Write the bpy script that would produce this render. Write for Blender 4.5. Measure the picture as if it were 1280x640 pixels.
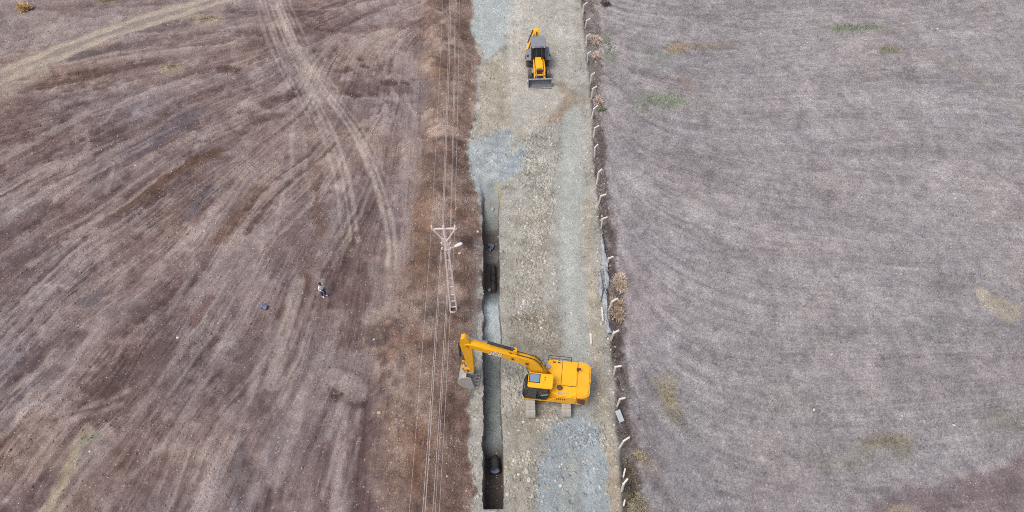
import bpy, bmesh, math, random
import numpy as np
from math import sin, cos, pi, radians, hypot, atan2, sqrt
from mathutils import Vector, Matrix

for o in list(bpy.data.objects):
    bpy.data.objects.remove(o, do_unlink=True)
SC = bpy.context.scene
COL = SC.collection
RNG = np.random.default_rng(7)
random.seed(7)

# ------------------------------------------------------------------ camera
CAM_H, PITCH, YAW, FPX = 43.5, radians(53), radians(1.41), 854.0
cam = bpy.data.cameras.new('camera')
cam_o = bpy.data.objects.new('camera', cam)
COL.objects.link(cam_o)
cam.sensor_width = 36.0
cam.lens = 36.0 * FPX / 1280.0
cam.clip_end = 3000
cam_o.location = (0, 0, CAM_H)
cam_o.rotation_euler = (pi / 2 - PITCH, 0, -YAW)
SC.camera = cam_o

# ------------------------------------------------------------------ overcast light
SUN_EL, SUN_AZ = radians(62), radians(-122)      # azimuth from +Y towards +X
world = bpy.data.worlds.new('World')
SC.world = world
world.use_nodes = True
wn = world.node_tree
sky = wn.nodes.new('ShaderNodeTexSky')
sky.sky_type = 'NISHITA'
sky.sun_disc = False
sky.sun_elevation = SUN_EL
sky.sun_rotation = SUN_AZ
sky.air_density = 1.0
sky.dust_density = 6.0
sky.ozone_density = 0.6
bg = wn.nodes['Background']
bg.inputs['Strength'].default_value = 0.14
wn.links.new(sky.outputs[0], bg.inputs[0])
sun = bpy.data.lights.new('sun', 'SUN')
sun.energy = 1.1
sun.angle = radians(30)
sun.color = (1.0, 0.96, 0.9)
sun_o = bpy.data.objects.new('sun', sun)
COL.objects.link(sun_o)
sdir = Vector((sin(SUN_AZ) * cos(SUN_EL), cos(SUN_AZ) * cos(SUN_EL), sin(SUN_EL)))
sun_o.rotation_euler = sdir.to_track_quat('Z', 'Y').to_euler()
sun_o.location = sdir * 80
SC.view_settings.view_transform = 'Standard'
SC.view_settings.look = 'None'
SC.view_settings.exposure = 0.0
SC.view_settings.gamma = 1.0
SC.view_settings.use_curve_mapping = False
SC.cycles.pixel_filter_type = 'BLACKMAN_HARRIS'
SC.cycles.filter_width = 1.0
SC.cycles.use_denoising = False
SC.cycles.use_adaptive_sampling = False

# ------------------------------------------------------------------ pixel (1280 x 640) -> point at height z
_F = np.array([sin(YAW) * cos(PITCH), cos(YAW) * cos(PITCH), -sin(PITCH)])
_R = np.array([cos(YAW), -sin(YAW), 0.0])
_U = np.cross(_R, _F)


def g(px, py, z=0.0):
    d = _F + (px - 640) / FPX * _R - (py - 320) / FPX * _U
    t = (z - CAM_H) / d[2]
    return np.array([0, 0, CAM_H]) + d * t


def gl(pts):
    return np.array([g(*p)[:2] for p in pts])


# ------------------------------------------------------------------ colour
LUX = 1.0      # how bright an albedo of 1 shows under this light (kept at 1: albedo = seen tone)


def s2l(c):
    c = np.asarray(c, float) / 255.0
    return np.where(c <= 0.04045, c / 12.92, ((c + 0.055) / 1.055) ** 2.4)


def rgb(*c):
    return np.array(s2l(c)) / LUX


# ------------------------------------------------------------------ noise
_TAB = RNG.random((512, 512)).astype(np.float32)


def vn(x, y, seed=0):
    x = np.asarray(x, np.float32) + seed * 17.31
    y = np.asarray(y, np.float32) + seed * 31.77
    xi = np.floor(x).astype(np.int32); yi = np.floor(y).astype(np.int32)
    fx = x - xi; fy = y - yi
    fx = fx * fx * (3 - 2 * fx); fy = fy * fy * (3 - 2 * fy)
    x0 = xi & 511; x1 = (xi + 1) & 511; y0 = yi & 511; y1 = (yi + 1) & 511
    a = _TAB[y0, x0]; b = _TAB[y0, x1]; c = _TAB[y1, x0]; d = _TAB[y1, x1]
    return (a + (b - a) * fx) * (1 - fy) + (c + (d - c) * fx) * fy


def fbm(x, y, scale, octv=4, seed=0, gain=0.5):
    v = 0; amp = 1; tot = 0; f = 1.0 / scale
    for i in range(octv):
        v = v + amp * vn(x * f, y * f, seed + i * 3); tot += amp
        amp *= gain; f *= 2.03
    return v / tot          # 0..1, mean .5


def sst(a, b, x):
    t = np.clip((x - a) / (b - a), 0, 1)
    return t * t * (3 - 2 * t)


# ------------------------------------------------------------------ raster of the ground, 0.08 m
RX0, RX1, RY0, RY1, RS = -66.0, 68.0, 7.0, 78.0, 0.08
xs = np.arange(RX0, RX1, RS, dtype=np.float32)
ys = np.arange(RY0, RY1, RS, dtype=np.float32)
NX, NY = len(xs), len(ys)
GX, GY = np.meshgrid(xs, ys)


def blur(a, s):
    s = s / RS
    fy = np.fft.fftfreq(a.shape[0])[:, None]; fx = np.fft.rfftfreq(a.shape[1])[None]
    k = np.exp(-2 * pi * pi * s * s * (fx * fx + fy * fy))
    return np.fft.irfft2(np.fft.rfft2(a) * k, s=a.shape).astype(np.float32)


def norm(a):
    return (a - a.mean()) / a.std()


def lic(chans, ang, steps, step):
    """streaks: average noise along a direction field"""
    h, w = ang.shape
    dxr, dyr = np.cos(ang).astype(np.float32), np.sin(ang).astype(np.float32)
    acc = [c.copy() for c in chans]
    base_x, base_y = np.meshgrid(np.arange(w, dtype=np.float32), np.arange(h, dtype=np.float32))
    for sg in (1, -1):
        x, y = base_x.copy(), base_y.copy()
        for k in range(steps):
            xi = np.clip(x + .5, 0, w - 1).astype(np.int32); yi = np.clip(y + .5, 0, h - 1).astype(np.int32)
            idx = yi * w + xi
            x += sg * step / RS * dxr.ravel()[idx]; y += sg * step / RS * dyr.ravel()[idx]
            xi = np.clip(x + .5, 0, w - 1).astype(np.int32); yi = np.clip(y + .5, 0, h - 1).astype(np.int32)
            idx = yi * w + xi
            for a, c in zip(acc, chans):
                a += c.ravel()[idx]
    return [norm(a) for a in acc]


def line_dist(P, pad):
    """distance to a polyline on the raster, and the window it was computed in"""
    P = np.asarray(P, np.float32)
    i0 = int(max(0, (P[:, 0].min() - pad - RX0) / RS)); i1 = int(min(NX, (P[:, 0].max() + pad - RX0) / RS + 2))
    j0 = int(max(0, (P[:, 1].min() - pad - RY0) / RS)); j1 = int(min(NY, (P[:, 1].max() + pad - RY0) / RS + 2))
    if i1 <= i0 or j1 <= j0:
        return None, None
    sl = (slice(j0, j1), slice(i0, i1))
    X, Y = GX[sl], GY[sl]
    D = np.full(X.shape, 1e9, np.float32)
    for a, b in zip(P[:-1], P[1:]):
        v = b - a; L = float(v @ v) + 1e-9
        t = np.clip(((X - a[0]) * v[0] + (Y - a[1]) * v[1]) / L, 0, 1)
        D = np.minimum(D, np.hypot(X - a[0] - t * v[0], Y - a[1] - t * v[1]))
    return D, sl


def smooth_line(P, n=10):
    P = np.asarray(P, float)
    if len(P) < 3:
        return P
    Q = np.vstack([2 * P[0] - P[1], P, 2 * P[-1] - P[-2]])
    out = []
    for i in range(1, len(Q) - 2):
        for t in np.linspace(0, 1, n, endpoint=False):
            a, b, c, d = Q[i - 1], Q[i], Q[i + 1], Q[i + 2]
            out.append(.5 * ((2 * b) + (c - a) * t + (2 * a - 5 * b + 4 * c - d) * t * t + (3 * b - a - 3 * c + d) * t ** 3))
    out.append(P[-1])
    return np.array(out)


N_LO = fbm(GX, GY, 9.0, 4, 1)
N_MID = fbm(GX, GY, 2.2, 4, 11)
N_FINE = fbm(GX, GY, 0.55, 3, 21)
N_HF = RNG.random((NY, NX)).astype(np.float32)

# boundaries between the pieces of ground, X as a function of Y


def bound(pts):
    P = gl(pts); o = np.argsort(P[:, 1]); P = P[o]
    return P


B_BANK = bound([(528, -60), (526, 100), (526, 200), (514, 290), (508, 360), (500, 380), (476, 402), (468, 440), (478, 500), (490, 560), (486, 640), (486, 700)])
B_ROAD = bound([(598, -60), (592, 0), (588, 30), (600, 70), (596, 120), (590, 165), (588, 215), (598, 250), (603, 290), (602, 380), (592, 440), (588, 500), (590, 560), (594, 640), (594, 700)])
B_FENCE = bound([(724, -60), (728, 0), (731, 40), (738, 110), (742, 170), (748, 250), (754, 310), (762, 400), (768, 470), (775, 560), (780, 640), (783, 700)])
B_VERGE = bound([(738, -60), (744, 0), (748, 40), (751, 110), (752, 170), (758, 250), (768, 310), (777, 400), (781, 470), (792, 560), (804, 640), (808, 700)])


def bx(P, Y):
    return np.interp(Y, P[:, 1], P[:, 0])


wob = (N_MID - .5) * 1.1
XB, XR, XF, XV = (bx(B, GY).astype(np.float32) for B in (B_BANK, B_ROAD, B_FENCE, B_VERGE))
dB = GX - XB + wob * 1.6          # >0 right of the bank's left foot
dR = GX - XR + wob * .8 + (N_FINE - .5) * .7
dF = GX - XF + wob * .5
dV = GX - XV + wob * 1.2

# ------------------------------------------------------------------ streak fields
iw = int((2.0 - RX0) / RS)                                   # left part
LX, LY = GX[:, :iw], GY[:, :iw]
CC = g(492, 48)
ang = np.arctan2(LY - CC[1], LX - CC[0])
rad = np.hypot(LX - CC[0], LY - CC[1])
ang = ang + (fbm(LX, LY, 14, 3, 41) - .5) * .8 + (fbm(LX, LY, 4.0, 4, 44) - .5) * .75
wv = np.maximum(sst(-14, -7, LX), .85 * sst(17, 7, rad))                                       # beside the bank the machines drove along it
ux = np.cos(ang) * (1 - wv); uy = np.sin(ang) * (1 - wv) - wv
top = sst(56, 64, LY) * (1 - sst(-42, -30, LX) * .3)
ux = ux * (1 - top * .8) - top * .9; uy = uy * (1 - top * .8) - top * .25
ang = np.arctan2(uy, ux).astype(np.float32)
wn_ = RNG.standard_normal((NY, iw)).astype(np.float32)
c1, c2, c3 = lic([wn_, norm(blur(RNG.standard_normal((NY, iw)).astype(np.float32), .16)),
                  norm(blur(RNG.standard_normal((NY, iw)).astype(np.float32), .5))], ang, 22, .16)
c3 = lic([c3], ang, 20, .45)[0]
c2b = lic([norm(blur(RNG.standard_normal((NY, iw)).astype(np.float32), .25))], ang, 20, .3)[0]
c4 = lic([RNG.standard_normal((NY, iw)).astype(np.float32)], ang, 9, .10)[0]
b5 = lic([norm(blur(RNG.standard_normal((NY, iw)).astype(np.float32), .42)), norm(blur(RNG.standard_normal((NY, iw)).astype(np.float32), .8))], ang, 14, .25)
nf = (N_FINE[:, :iw] - .5) / .13
c5 = np.tanh(3.2 * (b5[0] + .35 * c1 + .16 * nf - .25))           # crusts and scrapes with torn edges
c6 = np.tanh(2.6 * (b5[1] + .30 * c1 + .20 * c2 + .16 * nf + .1))
brk = np.clip((fbm(LX, LY, 5, 3, 51) - .3) * 2.4, 0, 1.2)          # streaks come and go
brk2 = np.clip((fbm(LX, LY, 3, 3, 55) - .38) * 4.0, 0, 1.3)
fine = np.tanh(1.3 * c1) * .62 * brk2 + np.tanh(c2) * .42 * brk + .26 * c4
sL = fine + .50 * c5 + .52 * c6 + .18 * c3 + .22 * c2b * brk2 + .30 * (N_LO[:, :iw] - .5) / .13 + .26 * (N_MID[:, :iw] - .5) / .13 + .24 * nf
sL = sL / sL.std()

ir = int((4.0 - RX0) / RS)                                   # right part
QX, QY = GX[:, ir:], GY[:, ir:]
dd = QX - XF[:, ir:]
turn = np.exp(-np.clip(dd - 1.2, 0, None) / 5.0)
sgn = -1 * (1 - .35 * sst(48, 60, QY))
angr = turn * (pi / 2) * sgn + (fbm(QX, QY, 12, 2, 61) - .5) * .35 * (1 - turn * .5)
angr = angr + .12 * np.sin(QY * .12) * (1 - turn)
e1, e2, e3 = lic([RNG.standard_normal(QX.shape).astype(np.float32), norm(blur(RNG.standard_normal(QX.shape).astype(np.float32), .14)),
                  norm(blur(RNG.standard_normal(QX.shape).astype(np.float32), .6))], angr.astype(np.float32), 16, .12)
e3 = lic([e3], angr.astype(np.float32), 20, .7)[0]

# ------------------------------------------------------------------ soil colours
C = lambda *c: np.array(rgb(*c), np.float32)


def ramp(t, stops):
    t = np.clip(t, stops[0][0], stops[-1][0])
    pos = [s[0] for s in stops]
    return np.stack([np.interp(t, pos, [s[1][k] for s in stops]) for k in range(3)], -1).astype(np.float32)


soil = np.zeros((NY, NX, 3), np.float32)
height = np.zeros((NY, NX), np.float32)
rough_mask = np.zeros((NY, NX), np.float32)     # where stones lie

left = ramp(sL * .5 + .5 * 0, [(-1.3, C(88, 74, 72)), (-.75, C(107, 92, 90)), (-.2, C(128, 114, 112)), (.25, C(144, 131, 129)), (.75, C(162, 151, 148)), (1.4, C(186, 176, 171))])
# hue drift: purple-grey against brown
hue = fbm(LX, LY, 7, 4, 71)
left *= np.array([.95, .915, .905], np.float32)
left *= (1 + (hue - .5)[..., None] * np.array([.20, -.02, -.30], np.float32))
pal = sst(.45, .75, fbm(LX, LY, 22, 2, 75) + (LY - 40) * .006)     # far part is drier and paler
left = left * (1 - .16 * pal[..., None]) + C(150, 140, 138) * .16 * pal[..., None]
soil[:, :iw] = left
height[:, :iw] = .03 * c3 * 1.0 + .03 * c2 * brk + .03 * c2b * brk2 + .022 * c4 + .03 * c1 * brk2 + .03 * c5 + .02 * c6
height += (N_LO - .5) * .5 + (N_FINE - .5) * .10 + (N_MID - .5) * .22

rightc = ramp(.30 * e1 + (.10 + .22 * np.exp(-((dd - 5) / 5) ** 2)) * e2 + .13 * e3 + (N_LO[:, ir:] - .5) * 1.2 + (N_FINE[:, ir:] - .5) * 2.0 + (N_MID[:, ir:] - .5) * 1.3 + (N_HF[:, ir:] - .5) * 1.2,
              [(-1.8, C(114, 109, 110)), (-.8, C(136, 132, 134)), (0, C(153, 149, 151)), (.8, C(167, 163, 164)), (1.8, C(188, 183, 183))])
hr = fbm(QX, QY, 6, 4, 81)
rightc *= (1 + (hr - .5)[..., None] * np.array([.10, .02, -.04], np.float32))
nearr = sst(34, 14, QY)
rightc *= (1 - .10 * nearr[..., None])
mR = sst(-.35, .35, dV + (N_FINE - .5) * 1.2)[..., None]
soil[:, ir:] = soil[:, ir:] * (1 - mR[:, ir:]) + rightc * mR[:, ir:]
hR = .012 * e1 + .008 * e2 + .006 * e3 + (N_FINE[:, ir:] - .5) * .09 + (N_LO[:, ir:] - .5) * .3
height[:, ir:] = height[:, ir:] * (1 - mR[:, ir:, 0]) + hR * mR[:, ir:, 0]


def paint(pts, w, col, amt=1.0, soft=.35, edge=.5, dz=0.0, stre=0.0, curve=True, seed=0):
    """a band of other soil along a line of pixels; w = width in metres, ragged edge, shallow rut dz"""
    P = gl(pts)
    P = smooth_line(P) if curve else P
    D, sl = line_dist(P, w + 2)
    if D is None:
        return
    n = fbm(GX[sl], GY[sl], 1.3, 4, 91 + seed) - .5
    if stre and sl[1].stop <= iw:
        D = D + c1[sl] * .16 * stre * min(1, w); soft = soft * .6
    m = sst(w / 2 + soft, w / 2 - soft, D + n * edge * 1.8)
    if stre and sl[1].stop <= iw:
        m = m * np.clip(1 - stre * .35 + stre * .5 * np.tanh(c1[sl]) + stre * .3 * np.tanh(c2[sl]), 0, 1.1)
    m = m * amt
    height[sl] += dz * m
    if col is not None:
        v = (1 + (N_FINE[sl] - .5) * .5 + (N_MID[sl] - .5) * .5)[..., None]
        soil[sl] = soil[sl] * (1 - m[..., None]) + np.asarray(col, np.float32) * v * m[..., None]


def area(pts, col, amt=1.0, edge=.6, soft=.3, dz=0.0, var=.35, grow=0.0, seed=0):
    """a patch of other soil inside a pixel polygon with a ragged edge"""
    P = gl(pts)
    Q = np.vstack([P, P[:1]])
    D, sl = line_dist(Q, 3)
    if D is None:
        return
    X, Y = GX[sl], GY[sl]
    inside = np.zeros(X.shape, bool)
    for a, b in zip(Q[:-1], Q[1:]):
        cnd = ((a[1] > Y) != (b[1] > Y)) & (X < (b[0] - a[0]) * (Y - a[1]) / (b[1] - a[1] + 1e-9) + a[0])
        inside ^= cnd
    S = np.where(inside, D, -D) + grow
    n = fbm(X, Y, 1.1, 4, 131 + seed) - .5
    m = sst(-soft, soft, S + n * edge * 2.2) * amt
    height[sl] += dz * m
    v = (1 + (N_FINE[sl] - .5) * var * 1.3 + (N_MID[sl] - .5) * var)[..., None]
    soil[sl] = soil[sl] * (1 - m[..., None]) + np.asarray(col, np.float32) * v * m[..., None]


# ---- the torn up field on the left
PALE, PALE2, DARK, BROWN, PURP, SAND = C(168, 156, 152), C(156, 144, 141), C(86, 70, 67), C(110, 88, 76), C(104, 96, 102), C(176, 164, 146)
for i, (pts, w, c, a) in enumerate([
    ([(140, 264), (175, 242), (215, 216), (268, 190)], 1.5, BROWN, .8), ([(277, 300), (298, 268), (320, 240)], 1.4, BROWN, .75),
    ([(396, 210), (398, 290)], .8, BROWN, .7), ([(355, 402), (366, 378), (378, 350)], 1.6, C(100, 78, 68), .8),
    ([(426, 432), (440, 400), (446, 362)], 1.0, C(104, 84, 76), .5), ([(422, 488), (436, 495), (452, 505)], 1.0, C(78, 62, 56), .8),
    ([(243, 404), (262, 372)], .9, C(108, 78, 70), .6), ([(165, 190), (205, 168), (247, 140)], 1.9, PURP, .7), ([(236, 270), (262, 236)], 1.2, PURP, .7),
    ([(58, 318), (88, 300)], 1.2, C(98, 94, 100), .6), ([(92, 74), (150, 60)], 1.4, C(98, 90, 92), .75), ([(170, 38), (232, 34)], 1.5, C(108, 98, 100), .7),
    ([(275, 87), (298, 88)], 1.1, C(86, 68, 66), .8), ([(335, 130), (372, 118)], 1.4, C(88, 68, 66), .7), ([(320, 148), (350, 146)], 1.0, C(92, 74, 72), .6),
    ([(106, 378), (126, 368)], 1.0, C(92, 86, 90), .6), ([(118, 222), (138, 206)], 1.1, C(94, 84, 84), .7), ([(420, 108), (510, 112)], 1.3, C(96, 78, 76), .55),
    ([(300, 40), (430, 38), (540, 30)], 1.4, C(104, 86, 84), .5), ([(400, 330), (425, 350), (430, 380)], 1.2, C(106, 86, 80), .5), ([(452, 260), (440, 300), (432, 340)], .8, C(104, 86, 84), .5),
    ([(20, 470), (60, 440), (100, 420)], 1.6, C(96, 80, 79), .6), ([(70, 600), (20, 640)], 2.0, C(96, 80, 80), .6), ([(300, 560), (300, 640)], 1.2, C(100, 92, 96), .5),
    ([(150, 470), (210, 440), (250, 440)], 2.2, C(98, 84, 84), .45), ([(405, 560), (404, 640)], 1.0, C(98, 80, 78), .6), ([(440, 540), (450, 640)], 1.2, C(98, 80, 80), .55),
    ([(0, 300), (40, 280), (70, 262)], 1.2, C(102, 88, 88), .6), ([(80, 165), (20, 190)], 1.2, C(112, 94, 90), .6), ([(410, 85), (418, 60)], .8, C(100, 82, 74), .5),
]):
    paint(pts, w, c, min(1, a * 1.15), .35, .5, -.03, .5, seed=i)
for i, (pts, w, a) in enumerate([
    ([(300, 12), (360, 10), (420, 11)], .3, .6), ([(400, 168), (440, 165)], .25, .5), ([(420, 122), (500, 124)], .3, .5), ([(477, 128), (484, 142)], .3, .5), ([(505, 118), (516, 142)], .35, .55),
    ([(362, 40), (385, 85), (415, 108)], .5, .5), ([(330, 10), (345, 50), (362, 90)], .35, .5), ([(322, 18), (335, 55), (352, 92)], .25, .5),
    ([(342, 480), (350, 430), (362, 390), (372, 350)], 1.2, .6), ([(312, 490), (330, 440), (345, 400)], .7, .5), ([(0, 545), (45, 502), (80, 468), (118, 414)], .6, .65),
    ([(0, 495), (40, 470), (70, 440)], .5, .5), ([(50, 545), (90, 525), (150, 505)], .35, .55), ([(60, 522), (110, 508), (160, 488)], .3, .5),
    ([(130, 152), (146, 130)], .4, .7), ([(132, 240), (142, 206)], .4, .6), ([(150, 130), (240, 95)], .9, .45), ([(80, 215), (110, 180)], .7, .5),
    ([(262, 160), (240, 190)], .5, .6), ([(350, 505), (368, 455)], .6, .5), ([(362, 240), (366, 140)], .28, .6), ([(382, 230), (380, 150)], .25, .6), ([(340, 300), (358, 220)], .3, .5),
    ([(420, 470), (438, 480), (446, 490)], 1.4, .5), ([(430, 445), (460, 455)], 1.5, .45), ([(470, 330), (478, 370), (465, 395)], 1.6, .4), ([(500, 180), (518, 230)], .4, .4),
    ([(0, 250), (60, 215), (110, 195)], .6, .5), ([(40, 330), (100, 290), (150, 250)], .8, .5), ([(232, 332), (262, 280), (280, 240)], 1.3, .45), ([(210, 390), (290, 250)], .5, .4),
    ([(170, 590), (230, 520), (280, 420)], .5, .4), ([(345, 600), (365, 540), (385, 470)], .9, .4), ([(255, 640), (290, 560), (320, 470)], .5, .45), ([(420, 640), (424, 560), (430, 500)], .8, .4),
    ([(470, 60), (482, 90), (497, 130)], .35, .45), ([(480, 30), (490, 60)], .3, .4), ([(0, 200), (60, 165), (110, 140)], .9, .45), ([(555, 45), (575, 38)], .7, .3),
]):
    paint(pts, w, (PALE if i % 3 else PALE2) * 1.04, min(1, a * 1.25), .2, .25, -.05, .5, seed=40 + i)
TRK1 = [(342, -6), (356, 30), (374, 72), (400, 112), (428, 148), (452, 190), (472, 240), (485, 300), (484, 335)]
TRK2 = [(342, -6), (356, 30), (374, 72), (396, 115), (416, 155), (434, 200), (446, 250), (452, 300)]
for q, (T_, o_, w_, a_) in enumerate([(TRK1, 0, .38, .9), (TRK1, 9, .32, .8), (TRK2, -6, .34, .8), (TRK2, -15, .3, .7), (TRK1, 19, .16, .5), (TRK2, -26, .2, .55), (TRK2[:5], -36, .2, .6), (TRK2[:5], -46, .16, .5), (TRK1[:4], 30, .2, .5)]):
    paint([(a + o_ * (.55 + b / 700), b) for a, b in T_], w_, C(176, 163, 157), a_, .14, .16, -.05, .3, seed=300 + q)
for px_, py_ in ((434, 117), (444, 118), (453, 119), (467, 116), (480, 103), (490, 102), (506, 103), (519, 100), (428, 90), (437, 88), (450, 74), (456, 84), (400, 36), (415, 38), (430, 36), (372, 112), (366, 118)):
    paint([(px_ - 3, py_ - 1), (px_ + 3, py_ + 1)], .45, C(84, 66, 62), .75, .25, .6, -.08, seed=int(px_))
area([(350, 60), (380, 60), (420, 120), (400, 130), (375, 110)], C(168, 156, 150), .5, .6, .3)
# generic wheel scrapes that follow the streaks: pairs of thin lines
for k in range(60):
    x0, y0 = random.uniform(-52, -9), random.uniform(12, 64)
    P = [(x0, y0)]; off = random.choice((1, -1))
    for s in range(random.randint(8, 26)):
        xi = int(np.clip((P[-1][0] - RX0) / RS, 0, iw - 1)); yi = int(np.clip((P[-1][1] - RY0) / RS, 0, NY - 1))
        a_ = ang[yi, xi]
        P.append((P[-1][0] + off * cos(a_) * .5, P[-1][1] + off * sin(a_) * .5))
    P = np.array(P, np.float32)
    w_ = random.uniform(.1, .3)
    for o_ in (0, random.uniform(.5, 1.9)):
        D, sl = line_dist(P + np.array([o_, 0]), 2)
        if D is None:
            continue
        m = sst(w_ / 2 + .14, w_ / 2 - .1, D + (N_FINE[sl] - .5) * .5) * random.uniform(.3, .65)
        cc = PALE if k % 4 else DARK
        soil[sl] = soil[sl] * (1 - m[..., None]) + cc * m[..., None]
        height[sl] -= .05 * m
# pale streak and greenish bit at the bottom left, tan tufts
paint([(58, 645), (82, 600), (98, 562), (112, 542)], .8, C(170, 160, 138), .75, .3, .5, seed=99)
paint([(108, 555), (122, 545)], .7, C(142, 144, 130), .5, .3, .5, seed=98)
area([(428, 280), (445, 300), (440, 320), (425, 315)], C(146, 134, 120), .3)
# the farm track in the top left corner
TRK = smooth_line(gl([(-90, 138), (-20, 106), (40, 79), (100, 55), (165, 32), (230, 12), (290, -6), (360, -30)]))
D, slT = line_dist(TRK, 6)
nT = fbm(GX[slT], GY[slT], 2.0, 4, 201) - .5
Dt = D + nT * .9
mT = sst(1.75, 1.15, Dt)
rut = sst(.55, .3, np.abs(Dt - .8))
colT = C(154, 144, 136) + (C(180, 170, 155) - C(154, 144, 136)) * rut[..., None]
colT = colT * (1 + (N_FINE[slT] - .5) * .25)[..., None]
soil[slT] = soil[slT] * (1 - .85 * mT[..., None]) + colT * .85 * mT[..., None]
height[slT] = height[slT] * (1 - .7 * mT) - .06 * rut
track_mask = np.zeros((NY, NX), np.float32); track_mask[slT] = mT
area([(0, 15), (40, 12), (90, 20), (110, 35), (60, 60), (0, 70)], C(160, 152, 148), .45)
area([(0, 90), (60, 75), (60, 95), (0, 130)], C(168, 156, 144), .45)
for p in ((262, 22), (255, 28), (130, 2), (214, 85)):
    paint([(p[0] - 7, p[1]), (p[0] + 8, p[1] + 2)], .8, C(168, 155, 130), .5, .5, 1.0)

# ---- the spoil bank
prof = sst(0, 1.1, dB) * sst(0, -2.0, GX - XR + wob * .4)
far = sst(26.5, 30.5, GY)
gap = sst(.2, 3.2, np.abs(GY - 28.4) + wob)
bn = fbm(GX, GY, 1.6, 5, 301)
bank_col = ramp((bn - .5) * 3.2 + (N_FINE - .5) * 1.6 + (N_HF - .5) * .5, [(-1, C(104, 86, 78)), (-.3, C(132, 112, 102)), (.3, C(149, 129, 118)), (1.0, C(172, 155, 145))])
mB = (sst(-1.0, 1.3, dB + (N_FINE - .5) * 2.2 + (N_MID - .5) * 2.5) * sst(.25, -.25, dR))
soil = soil * (1 - mB[..., None]) + bank_col * mB[..., None]
mound = np.zeros_like(height); dump = np.ones_like(height)
rr = random.Random(3)
yy = 28.2
while yy < 77:
    for xo in (rr.uniform(.30, .62),) if rr.random() < .55 else (rr.uniform(.2, .36), rr.uniform(.55, .75)):
        xl_, xr_ = bx(B_BANK, yy), bx(B_ROAD, yy)
        cx, cy = xl_ + (xr_ - xl_) * xo, yy + rr.uniform(-.3, .3)
        R_ = rr.uniform(1.7, 2.7); hh = rr.uniform(.6, 1.0); tn = rr.uniform(.86, 1.18)
        i0, i1 = int(max(0, (cx - R_ - RX0) / RS)), int(min(NX, (cx + R_ - RX0) / RS)); j0, j1 = int(max(0, (cy - R_ - RY0) / RS)), int(min(NY, (cy + R_ - RY0) / RS))
        sl = (slice(j0, j1), slice(i0, i1))
        d_ = np.hypot(GX[sl] - cx, (GY[sl] - cy) * 1.3) + (N_MID[sl] - .5) * .8 + (N_FINE[sl] - .5) * .3
        hm = hh * np.clip(1 - d_ / R_, 0, 1)
        dump[sl] = np.where(hm > mound[sl], tn, dump[sl])
        mound[sl] = np.maximum(mound[sl], hm)
    yy += rr.uniform(1.5, 2.3)
soil *= (1 + (dump - 1) * (mB * far))[..., None]
mound = mound * far + (1 - far) * (.38 * prof + .45 * prof * (fbm(GX, GY, 2.6, 3, 311) - .5) * 2)
mound = (mound * .95 + .15 * prof) * np.sqrt(prof) * gap + (N_FINE - .5) * .16 * prof
height = height * (1 - .6 * mB) + mound
for i, (pts, w, c, a) in enumerate([
    ([(535, 70), (548, 100)], 1.4, C(140, 112, 90), .6), ([(528, 260), (530, 345)], 1.5, C(140, 112, 92), .6), ([(532, 200), (528, 250)], 1.1, C(134, 108, 92), .5),
    ([(525, 410), (505, 430), (490, 445)], 1.2, C(138, 108, 92), .6), ([(526, 540), (524, 610)], 1.2, C(140, 106, 86), .7), ([(555, 430), (560, 500)], 2.0, C(118, 98, 92), .5),
    ([(575, 520), (578, 600)], 1.4, C(112, 90, 84), .5), ([(555, 560), (560, 640)], 2, C(122, 100, 92), .5), ([(540, 380), (550, 384)], 1.6, C(128, 122, 118), .7), ([(575, 382), (590, 392)], 1.0, C(140, 128, 122), .5),
    ([(555, 60), (535, 95)], .5, C(166, 150, 142), .4), ([(548, 240), (590, 262)], .5, C(150, 130, 122), .4), ([(586, 20), (585, 110)], .7, C(104, 86, 82), .6),
]):
    paint(pts, w, c, a * .7, .5, .8, seed=120 + i)
# grey strip beside the trench, from the bank's foot to the cut
paint([(597, 300), (597, 380), (595, 410)], .55, C(142, 136, 132), .6, .25, .25, seed=140)
area([(592, 395), (605, 395), (606, 645), (597, 645), (588, 560), (586, 500), (590, 450)], C(142, 144, 142), .85, .3, .25, var=.25)
area([(580, 450), (604, 440), (604, 560), (592, 545), (584, 500)], C(136, 146, 142), .55, .35, .3, var=.25)

# ---- the gravel road
mG = sst(-.2, .2, dR) * sst(.25, -.25, dF)
rn = fbm(GX, GY, 1.0, 5, 401, .6)
road_col = ramp((rn - .5) * 2.6 + (N_FINE - .5) * 1.6 + (N_HF - .5) * .8, [(-1.2, C(134, 132, 124)), (-.3, C(158, 157, 149)), (.3, C(169, 168, 161)), (1.2, C(190, 189, 182))])
roadm = mG[..., None]
keep = sst(-1.55, -1.35, GX) * sst(38, 36.5, GY)
soil = soil * (1 - roadm) + road_col * roadm
height = height * (1 - mG) + ((N_FINE - .5) * .08 + (N_MID - .5) * .12) * mG
BLUE, BLUE2 = C(164, 174, 176), C(152, 163, 168)
area([(590, -10), (594, 25), (586, 38), (600, 58), (606, 76), (622, 64), (640, 30), (654, -10)], C(172, 182, 182), .9, .35, .15, -.05, var=.2)
paint([(648, -5), (650, 40), (648, 110)], .6, C(182, 182, 174), .6, .3, .3)
paint([(662, -5), (655, 30), (640, 120), (645, 150)], .5, C(180, 176, 164), .5, .3, .3)
area([(640, -10), (720, -10), (722, 40), (715, 110), (690, 150), (660, 170), (640, 165), (630, 120)], C(182, 179, 170), .65, .5, .5, var=.25)
for q in (((646, -5), (648, 60), (646, 130)), ((700, -5), (699, 60), (694, 130)), ((712, -5), (712, 60), (708, 120)), ((634, 20), (640, 80), (640, 150))):
    paint(q, .38, C(186, 186, 180), .5, .25, .25, -.03)
area([(695, -10), (716, -10), (714, 50), (700, 60)], C(184, 182, 172), .4, .5, .5)
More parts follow.
